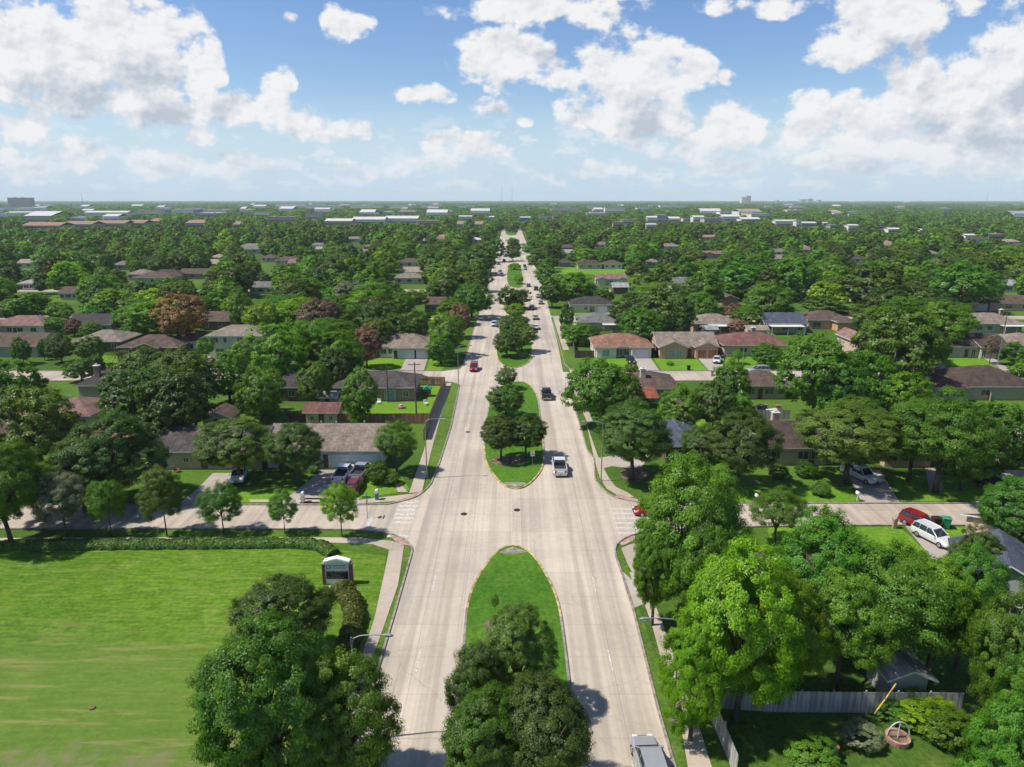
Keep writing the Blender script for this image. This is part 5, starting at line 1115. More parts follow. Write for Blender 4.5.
for sd in (-1, 1):
    L = sorted([q for q in FC if q[1]*sd > 0])
    for i, (y, x, u, vb, wd, hh, rf_, wl) in enumerate(L):
        du = F*wd/2/y
        e = F_(u-du, u+du, vb, proj(x, y, hh)[1], rb.uniform(30,70), rf_, wl, 'pale flat roofed far building, number %d outward from the wood %s of the parkway' % (i+1, 'left' if sd < 0 else 'right'), bands=1, y=y, gab=(i % 3 == 0))
        e['group'] = 'pale flat roofed buildings near the horizon'
for i,(a,b,vb,vt,lb) in enumerate(((22,60,229,226,'leftmost terracotta roofed apartment row'),(62,92,227.5,224.5,'second terracotta roofed apartment row from the left'),(93,125,226.5,223.5,'third terracotta roofed apartment row from the left'),(127,144,226,223,'fourth terracotta roofed apartment row from the left'),(148,160,224,222,'fifth and shortest terracotta roofed apartment row'),(186,205,227.5,223,'terracotta roofed apartment row standing apart at left centre'),(233,240,228,224.5,'small terracotta roofed block left of centre'),(457,463,227.5,225.5,'small terracotta roof left of far parkway'),(475,483,227.5,225,'small terracotta roof beside far parkway'))):
    F_(a,b,vb,vt,34,'terracotta','tan',lb,bands=1,gab=True,name='apartment_building')
for i,(u,h,y,lb) in enumerate(((83.5,75,3600,'slim radio mast right of the brown office block'),(502,110,4200,'slim radio mast above the parkway'),(512,120,5200,'taller slim radio mast above the parkway'),(986,90,4800,'slim mast on the horizon near the right edge'))):
    k = (y*cp+CH*sp)/F; m = MB(); m.tube([(0,0,0),(0,0,h)], [1.4,.7], 6); e = m.build('radio_mast', M_galv); e.location=((u-512)*k,y,0); tag(e, lb, 'mast')
    m = MB(); [m.box(-3,3,-.3,.3,h*q,h*q+.8) for q in (.5,.75,.92)]; m.build('antenna', M_galv, e)
for i,(a,b,t,lb) in enumerate(((777,779,200,'pale far tower, leftmost of the skyline at right'),(801,806,199.4,'wide pinkish far block in the right skyline'),(808,813,198.8,'tallest far block in the right skyline'),(818,821,200,'thin far block at right end of the skyline'))):
    F_(a,b,203,t,60,'silver grey','grey',lb,bands=3,y=7500,name='tower_block')
# ------------------------------------------------------------------ trees placed by eye
# near left
T(280,622,800,134,'mid', label='huge green tree at bottom left, larger of the pair over the near sidewalk')
T(350,655,790,100,'mid', label='round green tree touching the left carriageway at the bottom left')
T(291,579,668,98,'oak','oak', label='dark round tree between church sign and the huge green tree')
yg='young street trees along the church lawn'
T(67,474,536,52,'grey','open', thin=True, label='greyish thin leaved tree at left end of the street tree row')
T(112,478,537,36,'mid','open', thin=True, label='young green tree between the greyish tree and the larger street tree', group=yg)
T(167,467,536,44,'oak','open', thin=True, label='tallest young dark green tree in the row beside the church lawn', group=yg)
T(224,483,534.5,42,'mid','open', thin=True, label='young round tree opposite tan bungalow drive', group=yg)
T(285,489,533.5,28,'mid','open', thin=True, label='smallest young tree in the row beside the church lawn', group=yg)
T(342,484,537,37,'bright','open', thin=True, label='young yellow green tree nearest the left crossing', group=yg)
T(12,444,545,80,'mid','oak', label='broad green tree at left edge over the side street')
T(40,462,520,60,'mid','oak', label='green tree beyond side street between left edge tree and greyish tree')
T(42,384,470,80,'olive', label='big olive green crown at left above the side street')
T(20,360,425,60,'mid', label='bright topped tree at left edge above the olive green crown')
T(118,414,503,96,'oak', label='very dark dense tree left of tan stone bungalow')
T(85,440,512,60,'oak', label='dark tree behind the greyish thin leaved tree')
T(140,366,440,74,'oak', label='large dark tree right of the charcoal roof with brick chimney')
T(185,368,448,74,'oak', label='large dark tree above the white garden shed')
T(163,408,455,46,'oak', label='dark tree filling the gap behind the narrow reddish roof')
T(262,366,424,46,'mid', label='rounded green tree left of the tall bright trees over the side yards')
T(230,352,402,44,'mid', label='green tree in front of pale green two storey house')
T(240,418,482,68,'oak','oak', label='spreading live oak over tan bungalow front lawn')
T(298,424,485,56,'oak','oak', label='live oak over the front lawn left of two pickups')
T(361,366,426,37,'mid','upright', label='dense upright round tree behind the pale blue bungalow')
T(397,421,473,40,'mid','open', label='airy tree at right end of the pale blue bungalow')
T(318,360,408,34,'mid', label='green tree between charcoal and red brick houses')
T(285,322,388,66,'mid', label='large pale green tree above the half hidden charcoal roof')
T(318,326,380,50,'mid', label='pale green tree beside the shaded conifer')
T(340,346,392,36,'oak', label='dark blue green conifer like tree left of the red brick bungalow')
T(367,327,368,32,'pink', label='crape myrtle with pink flowers left of white corner bungalow')
T(447,311,357,36,'mid', label='bright green tree at the corner beside left carriageway')
T(441,334,364,30,'mid','upright', label='round green tree on white corner bungalow lawn')
T(460,303,338,24,'pink', label='deep pink flowering tree beside left carriageway')
T(432,320,342,16,'purple', label='small mauve flowering tree behind the bright corner tree')
T(393,314,350,40,'oak', label='dark tree behind the white corner bungalow roof')
T(415,310,348,30,'oak', label='dark tree just left of the mauve flowering tree')
T(378,316,354,30,'olive', label='olive tree above the pink flowered crape myrtle')
T(410,320,351,18,'bright', label='small yellow green tree behind white corner bungalow ridge')
T(186,293,349,50,'brown','oak', label='big dead rust coloured tree behind the brown bungalow')
T(322,298,348,44,'bare','oak', label='dull brown thinning tree above the pale green tree mass')
T(265,301,345,36,'bright', label='bright yellow green tree right of the long brown roof')
T(243,290,332,26,'mid', label='green tree behind the far end of the long brown roof')
T(62,332,363,26,'oak', label='dark street tree in front of low taupe roofed house')
T(24,336,364,18,'mid', label='small green tree in front of pale green gabled house')
T(95,336,366,30,'mid', label='feathery round green tree left of the small palm')
T(45,338,360,10,'mid','upright', label='tiny tree at gable end of pale green gabled house')
T(137,318,342,25,'mid','upright', label='neat round bush like tree right of charcoal roofed house')
T(57,316,334,20,'mid', label='round green tree at the end of the long white house')
T(92,321,338,20,'mid', label='round green tree before the charcoal roofed house')
T(75,318,336,18,'pink', label='pinkish flowering tree between two round trees at left')
T(82,358,382,30,'oak', label='dark tree before the charcoal chimney roof')
T(97,354,378,20,'oak', label='dark bushy tree left of small palm')
T(207,336,362,18,'mid','open', label='small green tree before pale green two storey house')
T(245,340,372,30,'mid', label='light green tree at right of pale green two storey house')
T(150,345,400,60,'oak', label='dense dark green tree below the brown bungalow')
T(190,345,412,56,'oak', label='dense dark tree below the dead rust tree')
# medians
mg='live oaks planted on the medians'
z=.12
T(506,366,389,22,'oak', z=z, label='small live oak at upper tip of the oak median', group=mg)
T(506,384,418,36,'oak', z=z, label='live oak second from the top of the oak median', group=mg)
T(501,415,461,40,'olive','oak', z=z, label='live oak at left side of the pair on oak median', group=mg)
T(526,415,459,40,'oak','oak', z=z, label='live oak at right side of the pair on oak median', group=mg)
T(507,328,357,28,'oak', z=z, label='live oak at left lower end of the second median', group=mg)
T(509,228.5,232.5,7,'oak', z=z, label='tiny looking oak on the last median far up the parkway, left one', group=mg)
T(515,229,233,7,'oak', z=z, label='tiny looking oak on the last median far up the parkway, right one', group=mg)
T(522,323,352,28,'oak', z=z, label='live oak at right lower end of the second median', group=mg)
T(513,312,338,30,'oak', z=z, label='live oak at the middle of the second median', group=mg)
T(515,303,320,18,'bright', z=z, label='small bright tree at far end of second median', group=mg)
T(508,286,309,26,'oak', z=z, label='live oak at left of the short third median', group=mg)
T(521,288,309,24,'oak', z=z, label='live oak at right of the short third median', group=mg)
T(518,274,284,12,'bright', z=z, label='small bright tree on the flowered median, nearer one', group=mg)
T(514,263.5,270,13,'bright', z=z, label='small bright tree on the flowered median, farther one', group=mg)
T(513,248,261,16,'oak', z=z, label='dark oak on the long far median, nearest of three', group=mg)
T(514,243,254,15,'oak', z=z, label='dark oak on the long far median, middle of three', group=mg)
T(513,238,247,13,'oak', z=z, label='dark oak on the long far median, farthest of three', group=mg)
T(518,606,712,74,'oak','oak', z=z, label='grey green oak on near median beside mulch ring', group=mg)
T(480,642,752,62,'oak','oak', z=z, label='grey green oak overhanging left side of the near median', group=mg)
T(542,682,805,98,'oak','oak', z=z, label='large dark oak at the bottom of the near median, right one', group=mg)
T(487,694,810,88,'mid','oak', z=z, label='large dark oak at the bottom of the near median, left one', group=mg)
T(495,597,613.5,8,'mid','open', z=z, thin=True, label='tiny sapling on the near median grass')
# right near
T(686,458,622,106,'mid', label='tall dense tree at lower right corner of the crossing')
T(652,508,625,50,'mid', label='lower leafy tree leaning over the right kerb below the crossing')
T(735,543,720,118,'bright', label='huge bright yellow green tree beside the near right sidewalk')
T(690,610,740,70,'bright', label='bright green tree hugging the near right street lamp')
T(775,580,705,80,'bright', label='bright yellow green tree right of the huge bright tree')
T(812,517,650,96,'mid','oak', label='broad mid green tree below right side street, left of two')
T(880,545,672,116,'mid','open', label='broad mid green tree below right side street, right of two')
T(835,575,690,84,'mid','open', label='twisted limbed tree above the grey plank fence')
T(955,545,670,70,'mid','oak', label='green tree right of the broad tree pair below the red suv')
T(925,560,682,72,'bright','oak', label='yellow tinted tree above the metal garden shed')
T(992,585,735,80,'mid', label='tall green tree at the right edge above lower right corner')
T(1012,650,790,70,'mid', label='green tree in the lower right corner')
T(985,700,830,70,'mid', label='soft green bushy tree at the bottom right edge')
T(1008,478,565,70,'mid','oak', label='green tree at right edge by the slate roof')
T(972,528,590,46,'oak', label='dark bushy tree right of the two wheelie bins')
T(774,488,545,52,'mid','open', label='small open tree with a pale trunk beside right side street')
T(700,500,640,60,'mid', label='leafy tree between tall dense tree and huge bright tree')
# right mid
T(600,356,428,66,'mid', label='large green tree leaning over right kerb opposite oak median')
T(623,372,430,44,'mid', label='green tree between the large kerb tree and rust red lean-to')
T(632,400,480,74,'oak','oak', label='spreading oak with visible trunk at right crossing corner')
T(677,384,436,44,'mid', label='leafy green tree right of the rust red lean-to')
T(712,378,432,40,'oak', label='dark leafy tree above brown garden shelter')
T(730,362,412,42,'mid', label='bright green tree left of the cluttered yard')
T(737,392,428,30,'mid', label='broad leaved bright tree left of the cluttered yard crates')
T(703,424,480,44,'oak','oak', label='dark oak just right of slate blue hip roof')
T(737,412,489,70,'oak','oak', label='round topped oak on the lawn left of dark brown roofed bungalow')
T(845,404,483,92,'olive','oak', label='broad olive live oak over the white pickup')
T(812,330,420,70,'mid', label='big green tree above the dark brown roofed bungalow, left of three')
T(835,350,425,60,'mid', label='big green tree above the olive live oak, middle of three')
T(888,304,400,86,'mid', label='largest tree crown above right middle, beside long beige bungalow')
T(905,318,385,52,'oak', label='dark crown right of the largest right tree crown')
T(862,350,420,60,'mid', label='green tree under the pink brick gable')
T(900,370,425,50,'bright', label='yellow green tree around the pole with transformer')
T(935,392,492,94,'mid','open', label='tall green tree with thick pale trunk beyond right side street')
T(908,400,482,64,'mid','open', label='tree with pale forked trunk right of the white pickup')
T(985,400,478,74,'mid', label='wide green tree left of the pale tan roofed house')
T(960,430,490,50,'mid', label='lower green tree before the pale tan roofed house')
T(765,342,366,30,'mid', label='round green tree before the reddish hip roofed bungalow')
T(738,350,364,14,'mid','open', label='small sparse tree beside lamp before reddish hip roofed bungalow')
T(989,334,364,14,'bare','open', label='bare twiggy small tree before the long beige bungalow')
T(1014,342,366,28,'mid', label='round green tree at right end of the long bungalow')
T(1018,360,382,20,'bright', label='clipped bright round tree at right edge by far side street')
T(640,306,346,44,'mid', label='round full tree behind the orange-brown roofed bungalow')
T(665,280,340,60,'oak', label='tall dark tree right behind the orange-brown roofed bungalow')
T(632,290,336,44,'oak', label='tall dark tree left behind the orange-brown roofed bungalow')
T(676,310,344,24,'oak','upright', label='conical dark tree left of house with white patio covers')
T(577,322,345,32,'mid', label='round green tree before the grey hip roofed porch house')
T(590,325,346,22,'mid', label='bright bushy tree right beside the round tree by grey porch house')
T(567,302,329,15,'oak', label='small dark tree with pale blossom by right carriageway')
T(552,276,308,24,'mid', label='green tree beside right carriageway near the car queue')
T(575,272,306,40,'mid', label='broad green tree left of the charcoal roofed cream bungalow')
T(745,306,330,32,'mid', label='round bright tree between white patio covers and slate blue roof')
T(733,303,318,18,'pink', label='pink flowering tree behind the round bright tree')
T(737,318,335,20,'pink', label='reddish tree beside the white patio covers')
T(780,302,320,34,'mid', label='green tree behind the slate blue roof')
T(820,296,318,40,'oak', label='dark tree behind the brown hip roofed house')
T(868,262,316,56,'oak', label='broad dark crown above the largest right tree crown')
T(960,262,312,60,'mid', label='broad green crown left of the small white garage house')
T(938,300,352,54,'mid', label='tall green crown left of the taupe hip roof with red chimney')
T(925,330,366,40,'oak', label='dark tree at left end of the long beige bungalow')
T(700,270,312,44,'mid', label='dense green tree behind the conical dark tree')
T(740,262,298,50,'mid', label='dense green tree right of the white gabled house')
T(795,256,300,50,'mid', label='broad green tree above the slate blue roof')
T(480,262,292,24,'mid', label='green tree along left carriageway above the grey side fence')
T(472,282,318,40,'mid', label='broad green tree beside left carriageway above the pink tree')
T(452,270,306,40,'oak', label='dark tree left of broad carriageway tree')
T(478,247,275,36,'oak', label='dark rounded tree at left of the far car queue')
T(545,262,290,22,'mid', label='tree on right kerb by the far end of the car queue')
T(540,248,272,26,'mid', label='tree on right kerb beyond the far green field')
T(533,240,258,24,'mid', label='farthest large tree leaning over right carriageway')
T(495,238,262,18,'mid', label='farthest large tree beside left carriageway')
# filler trees, from the near gardens to the wood
rf = random.Random(21); KEEP.append((746,398,792,420,g(760,402)[1])); KEEP.append((74,370,122,396,g(100,399)[1]))
hand = [(t['x'], t['y'], t['R']) for t in TREES]
streets = [(S2a-1, S2b+1), (ST3-1, ST3+8), (ST4-1, ST4+8), (g(500,531)[1]-1, g(500,504)[1]+1)]
GREEN = [(560,269,600,273,1e9)]
def clear(x, y, H, Rr):
    uc, vb = proj(x, y, 0); _, vt = proj(x, y, H); _, vm = proj(x, y, H*.6); wpx = Rr*F/(y*cp+(CH-H*.6)*sp)
    for a, b, c, d, yy in KEEP + GREEN:
        if y < yy+12 and uc+wpx*.8 > a and uc-wpx*.8 < c and vb > b and vt < d:
            # behind the front face is fine when the trunk stands past the house
            if y > yy+9: continue
            return False
    for hx, hy_, W, D, e in HOUSES:
        if abs(x-hx) < W/2+Rr*.35 and hy_-1.5-Rr*.3 < y < hy_+D+Rr*.25: return False
    return True
pts = []
yy = 97.0
fillers = []
while yy < 620:
    sp_ = 7.4 if yy < 170 else 7.9
    X = .80*yy+26; xx = -X
    while xx < X:
        x = xx+rf.uniform(-2.8,2.8); y = yy+rf.uniform(-3,3); xx += sp_
        Rr = rf.choice((3.6,4.6,5.4,6.2,7.0))*rf.uniform(.9,1.12); H = min(13, Rr*rf.uniform(1.35,2.0)+rf.uniform(0,1.5))
        cxr = 0 if y < 520 else -(y-500)*.004
        if abs(x-cxr-.5) < 14.6+Rr*.45: continue
        if y < 160 and -60 < x < 14 and y < 100: continue
        if any(a < y < b for a, b in streets): continue
        if any((x-a)**2+(y-b)**2 < (.52*(Rr+r_))**2 for a, b, r_ in hand[-260:] + hand[:200]): continue
        if not clear(x, y, H, Rr): continue
        fillers.append((x, y, H, Rr)); hand.append((x, y, Rr))
    yy += sp_
for k_ in range(60):      # gardens just beyond the right edge
    y = rf.uniform(38, 92); x = .80*y+rf.uniform(6, 40); Rr = rf.uniform(4, 6)
    if any(a-2 < y < b+2 for a, b in streets) or any((x-a)**2+(y-b)**2 < (.8*(Rr+r_))**2 for a, b, r_ in hand): continue
    if any(abs(x-hx) < W/2+5 and hy_-6 < y < hy_+D+5 for hx, hy_, W, D, e in HOUSES): continue
    fillers.append((x, y, Rr*1.8, Rr)); hand.append((x, y, Rr))
fillers.sort(key=lambda t: t[1])
LIMIT = 292
nthing = LIMIT-len(TREES)
inview = [t for t in fillers if -20 < proj(t[0], t[1], t[2]*.6)[0] < 1044]
outview = [t for t in fillers if t not in inview and t[1] < 330]
for x, y, H, Rr in inview[:nthing]:
    q = rf.random()
    lf = 'mid' if q < .50 else 'oak' if q < .76 else 'olive' if q < .87 else 'bright' if q < .965 else 'grey'
    tree_xy(x, y, H, Rr, lf, rf.choice(('round','round','oak','open')))
rest = inview[nthing:]
print('TREES', len(TREES), 'fillers', len(fillers), 'rest', len(rest), 'last y', inview[min(nthing, len(inview)-1)][1])
# shrubs
sg = None
S(55,355,1.6,2.2,'mid','low bush beside the pale green gabled house')
S(40,352,1.2,1.6,'pink','reddish bush in front of the pale green gabled house')
S(212,366,1.8,2.2,'purple','mauve bush on the lawn of pale green two storey house')
S(226,371,1.6,2.6,'oak','dark bush at lane edge below the pale green two storey house')
S(379,483,1.8,3.4,'mid','spiky palm like bush right of the two pickups')
S(392,484,1.4,1.8,'oak','dark low bush beside the spiky palm like bush')
S(322,466,1.3,1.8,'mid','light bush left of the pickups against the pale blue wall')
S(631,371.5,1.7,2.2,'olive','round bush between the two drives of the orange-brown roofed bungalow')
S(670,365,1.0,1.0,'mid','low bush under the orange brick bungalow windows')
S(640,403,1.8,2.0,'mid','bush against the rust red lean-to')
S(424,381,1.3,1.4,'oak','round bush outside the tan fence corner')
S(806,476,1.8,2.0,'mid','bright bush before the dark brown roofed bungalow')
S(778,477,1.6,2.0,'oak','dark bush beside the dark brown roofed bungalow door')
S(820,495,1.4,1.8,'oak','lone dark bush on lawn left of the shaded drive')
S(404,398,1.0,1.2,'mid','small bush in the bright corner yard')
S(812,765,2.0,2.0,'mid','leafy light bush at the bottom by the brown barrel')
S(860,744,1.6,1.6,'grey','grey green bush left of round brick planter')
S(925,722,2.6,1.9,'bright','yellow green bush before the grey plank fence')
S(900,718,1.8,1.5,'mid','low green bush between planter and grey fence')
S(945,738,2.2,2.2,'mid','green bush right of round brick planter')
S(345,590,1.1,.8,'hedge','clipped bush at foot of the church sign')
S(500,272,1.3,1.3,'mid','small round bush by left carriageway car pair')
S(585,333,3.0,3.0,'mid','low round bush by the dark fence')
S(984,309.5,1.5,1.4,'mid','small bushes beside white garage door')
S(686,420,1.4,1.6,'pink','reddish bush left of the brown garden shelter')
S(500,626,.5,.5,'grey','tiny grey plant in the near median mulch ring')
# hedges
def hp(L): return [g(*p) for p in L]
hedge('hedge', hp([(-20,548),(60,547),(150,546.5),(240,545.5),(300,545),(322,548),(334,556)]), 1.7, .85, 'oak', 'long dark hedge along the far edge of the church lawn')
hedge('hedge', hp([(340,592),(351,602),(355,618),(351,640),(340,665)]), 2.0, 1.3, 'hedge', 'curved olive green hedge beside the sidewalk below church sign')
hedge('hedge', hp([(572,338),(590,339),(612,339)]), 2.4, 2.2, 'mid', 'long green hedge behind the orange-brown roofed bungalow', a=.2, dens=90)
hedge('hedge', hp([(318,473),(300,470),(280,470)]), 1.2, 1.0, 'oak', 'low dark hedge before the live oak left of two pickups')
# small palm
x, y = g(121,372.5); e = empty('palm', (x,y,0)); tag(e, 'small yellowish palm in front of the brown bungalow', 'palm tree')
m = MB(); m.tube([(0,0,0),(.05,0,2.2),(0,0,4.2)], [.28,.22,.24], 9); m.build('trunk', M_bark, e)
rgn = np.random.default_rng(4); P=[];Q=[]
for i in range(46):
    a = rgn.uniform(0,2*math.pi); up = rgn.uniform(-.7,1.3); d = np.array([math.cos(a), math.sin(a), 0])
    for j in range(14):
        s = j/13*2.5; p = d*s + np.array([0,0,4.4+up*s*.6-.30*s*s]); 
        for k in range(4): P.append(p+rgn.normal(size=3)*.16); Q.append(np.array([0,0,1])+rgn.normal(size=3)*.5)
P=np.array(P);Q=np.array(Q);Q/=np.linalg.norm(Q,axis=1)[:,None]
me = leaf_mesh('crown', P, Q, .17, rgn.random(len(P)), asp=.3); me.materials.append(LEAF['olive']); o = bpy.data.objects.new('crown', me); C.objects.link(o); o.parent = e
# ------------------------------------------------------------------ the wood beyond the gardens (nobody could count it)
rg = np.random.default_rng(9)
P = []; SC = []; KI = []
for x, y, H, Rr in rest + outview:
    P.append((x, y, 0)); SC.append((Rr*1.04, Rr*1.04, H/2*1.02)); KI.append(0 if y < 460 else 1)
keepn = [(a,b,c,d,yy) for a,b,c,d,yy in KEEP if yy > 300]
y = 600.0
while y < 14500:
    s = max(6.4, y/150); st = 1.72*s; X = .80*y+30; n = int(2*X/st)
    xs = np.linspace(-X, X, n)+rg.uniform(-.42*st, .42*st, n); ys = y+rg.uniform(-.42*st,.42*st,n)
    Hh = rg.uniform(7.5, 13, n)+ (rg.random(n) < .08)*3; Rs = s*rg.uniform(.8,1.25,n)
    dd = ys*cp+(CH-6)*sp; uu = 512+F*xs/dd; vb = 383.5+F*((CH-0)*cp-ys*sp)/(ys*cp+CH*sp); vt = 383.5+F*((CH-Hh)*cp-ys*sp)/(ys*cp+(CH-Hh)*sp); wp = F*Rs/dd
    ok = np.ones(n, bool)
    ok &= ~((np.abs(xs+(ys-500)*.004-.5) < 16+Rs*.5) & (ys < 880))
    for a,b,c,d,yy in keepn:
        ok &= ~((ys < yy) & (uu+wp*.6 > a) & (uu-wp*.6 < c) & (vb > b) & (vt < d))
    for hx, hy_, W, D, e in HOUSES:
        if hy_ > y-60 and hy_-D < y+60: ok &= ~((np.abs(xs-hx) < W/2+2) & (ys > hy_-3) & (ys < hy_+D+2))
    # large clearings: parking lots, fields
    ok &= ~((np.sin(xs*.011+1.3)*np.sin(ys*.006+.4) > .93) & (ys > 900)); ok &= rg.random(n) > .04
    for i in np.nonzero(ok)[0]:
        P.append((xs[i], ys[i], -Hh[i]*.12)); SC.append((Rs[i]*1.08, Rs[i]*1.08, Hh[i]/2*1.1)); KI.append(1 if ys[i] < 900 else 2)
    y += st*.95
print('wood trees', len(P))
WC = bpy.data.collections.new('wood_sources')          # never linked to the scene: only read by the node tree
src = []
def srcm(nm, lod, k, leaf):
    me = get_crown(lod, 'round', k).copy(); me.materials.clear(); me.materials.append(LEAF[leaf])
    nv = len(me.vertices); co = np.empty(nv*3, np.float32); me.vertices.foreach_get('co', co); co = co.reshape(-1,3); co[:,2] += 1.12; me.vertices.foreach_set('co', co.ravel()); me.update()
    o = bpy.data.objects.new(nm, me); WC.objects.link(o); return o
leafs = ['mid','mid','oak','olive','mid','bright','oak','olive']
LN = [0]
for lod, cnt in ((2,8),(3,8)):
    for i in range(cnt): srcm('s%02d' % len(src), lod, i%3, leafs[i]); src.append(1)
sp3 = []
for i in range(6):
    sd = 900+i; CROWN[('x',i)] = crown_mesh('crown', sd, 8, 5, 260, .22); me = CROWN[('x',i)]; me.materials.append(LEAF[leafs[i]])
    nv = len(me.vertices); co = np.empty(nv*3, np.float32); me.vertices.foreach_get('co', co); co = co.reshape(-1,3); co[:,2] += 1.1; me.vertices.foreach_set('co', co.ravel()); me.update()
    o = bpy.data.objects.new('s%02d' % len(src), me); WC.objects.link(o); src.append(1)
base = [0, 8, 16]; cnts = [8, 8, 6]
idx = np.array([base[k]+rg.integers(cnts[k]) for k in KI], np.int32)
# trees near each other tend to be of a kind: pick the kind from a slow pattern half the time
me = bpy.data.meshes.new('wood'); me.vertices.add(len(P)); me.vertices.foreach_set('co', np.array(P, np.float32).ravel()); me.update()
a = me.attributes.new('sc', 'FLOAT_VECTOR', 'POINT'); a.data.foreach_set('vector', np.array(SC, np.float32).ravel())
a = me.attributes.new('ki', 'INT', 'POINT'); a.data.foreach_set('value', idx)
a = me.attributes.new('rz', 'FLOAT', 'POINT'); a.data.foreach_set('value', rg.uniform(0, 6.283, len(P)).astype(np.float32))
wood = bpy.data.objects.new('wood', me); C.objects.link(wood); wood['kind'] = 'stuff'; wood['label'] = 'far off wood of green tree crowns reaching to the horizon'; wood['category'] = 'wood'
ng = bpy.data.node_groups.new('wood', 'GeometryNodeTree'); ng.interface.new_socket('Geometry', in_out='INPUT', socket_type='NodeSocketGeometry'); ng.interface.new_socket('Geometry', in_out='OUTPUT', socket_type='NodeSocketGeometry')
gi = ng.nodes.new('NodeGroupInput'); go = ng.nodes.new('NodeGroupOutput'); mp = ng.nodes.new('GeometryNodeMeshToPoints'); iop = ng.nodes.new('GeometryNodeInstanceOnPoints'); ci = ng.nodes.new('GeometryNodeCollectionInfo')
ci.inputs['Collection'].default_value = WC; ci.inputs['Separate Children'].default_value = True; ci.inputs['Reset Children'].default_value = True
def attr(nm, ty):
    n = ng.nodes.new('GeometryNodeInputNamedAttribute'); n.data_type = ty; n.inputs['Name'].default_value = nm; return n.outputs[0]
cx_ = ng.nodes.new('ShaderNodeCombineXYZ'); ng.links.new(attr('rz','FLOAT'), cx_.inputs[2])
L = ng.links.new
L(gi.outputs[0], mp.inputs[0]); L(mp.outputs[0], iop.inputs['Points']); L(ci.outputs[0], iop.inputs['Instance']); iop.inputs['Pick Instance'].default_value = True
L(attr('ki','INT'), iop.inputs['Instance Index']); L(attr('sc','FLOAT_VECTOR'), iop.inputs['Scale']); L(cx_.outputs[0], iop.inputs['Rotation']); L(iop.outputs[0], go.inputs[0])
md = wood.modifiers.new('w', 'NODES'); md.node_group = ng
# ------------------------------------------------------------------ sky, sun, air, camera
SUN_EL = R(57); sx_, sy_ = -.990, -.14            # horizontal direction towards the sun
sc = bpy.context.scene
w = bpy.data.worlds.new('World'); sc.world = w; w.use_nodes = True; nt = w.node_tree; nt.nodes.clear()
out = nt.nodes.new('ShaderNodeOutputWorld'); bg = nt.nodes.new('ShaderNodeBackground'); nt.links.new(bg.outputs[0], out.inputs[0])
sky = nt.nodes.new('ShaderNodeTexSky'); sky.sky_type = 'NISHITA'; sky.sun_disc = False; sky.sun_elevation = SUN_EL
sky.sun_rotation = math.atan2(sx_, sy_); sky.altitude = 50; sky.air_density = 1.0; sky.dust_density = .6; sky.ozone_density = 2.2
STR = .1; bg.inputs[1].default_value = STR
tc = nt.nodes.new('ShaderNodeTexCoord'); sep = nt.nodes.new('ShaderNodeSeparateXYZ'); nt.links.new(tc.outputs['Generated'], sep.inputs[0])
yy_ = math_(nt, 'MAXIMUM', sep.outputs[1], .25)
U = math_(nt, 'DIVIDE', sep.outputs[0], yy_); W_ = math_(nt, 'DIVIDE', sep.outputs[2], yy_)
cb = nt.nodes.new('ShaderNodeCombineXYZ'); nt.links.new(U, cb.inputs[0]); nt.links.new(W_, cb.inputs[1])
def uw(u, v): a, b, c = ray(u, v); return a/b, c/b
CL = [  # cloud masses: centre and radii in degrees-like units read from the photograph, strength
 (35,50,120,58,1.0),(120,35,95,52,1.0),(150,70,75,50,1.0),(200,75,28,38,.9),(60,75,110,38,.95),(120,105,150,22,.9),(215,108,120,20,.85),(205,60,20,30,.7),
 (270,96,22,30,.8),(284,78,12,16,.75),(300,118,50,24,.85),(335,132,44,14,.75),(250,115,70,18,.75),
 (20,128,40,26,.75),(70,155,62,20,.70),(140,128,22,15,.7),(196,135,26,18,.75),(180,165,95,20,.62),(245,162,34,16,.62),(30,165,60,22,.6),
 (346,22,30,18,.85),(288,20,10,7,.45),(421,95,34,15,.82),(410,98,22,10,.7),(503,58,60,36,1.0),(480,70,36,20,.85),(560,72,40,20,.7),(540,4,120,24,.8),(590,14,70,14,.6),
 (492,108,34,14,.66),(442,140,28,14,.66),(480,150,44,20,.70),(527,122,16,10,.6),(455,160,60,12,.5),
 (632,80,72,56,1.0),(600,115,52,38,.85),(650,120,60,38,.85),(690,75,40,22,.9),(728,77,13,13,.75),(556,104,11,12,.5),
 (728,128,56,36,.9),(700,145,40,24,.7),(788,132,30,28,.85),(735,165,80,14,.6),
 (880,20,66,52,.95),(905,8,60,40,.95),(835,52,44,20,.7),(815,95,48,16,.6),(922,38,22,22,.8),(962,4,40,14,.6),
 (985,95,110,60,1.0),(920,85,60,42,.9),(870,125,90,42,.95),(1010,55,46,60,1.0),(940,140,150,30,.85),(1000,165,110,26,.7),(850,160,80,20,.65),(820,118,40,30,.8),
 (600,172,120,14,.45),(400,172,120,12,.42),(330,160,40,10,.5),(770,5,110,14,.55),(1120,90,90,70,1.0),(-80,70,110,60,1.0),(1200,140,120,40,.9),(-170,140,120,40,.8)]
cg = bpy.data.node_groups.new('cloud field', 'ShaderNodeTree'); cg.interface.new_socket('P', in_out='INPUT', socket_type='NodeSocketVector'); cg.interface.new_socket('F', in_out='OUTPUT', socket_type='NodeSocketFloat')
a = cg.nodes.new('NodeGroupInput'); b = cg.nodes.new('NodeGroupOutput')
wn = N(cg, 'ShaderNodeTexNoise', i_Scale=12.0, i_Detail=4.0); cg.links.new(a.outputs[0], wn.inputs['Vector'])
vs = N(cg, 'ShaderNodeVectorMath', operation='SUBTRACT'); cg.links.new(wn.outputs[1], vs.inputs[0]); vs.inputs[1].default_value = (.5,.5,.5)
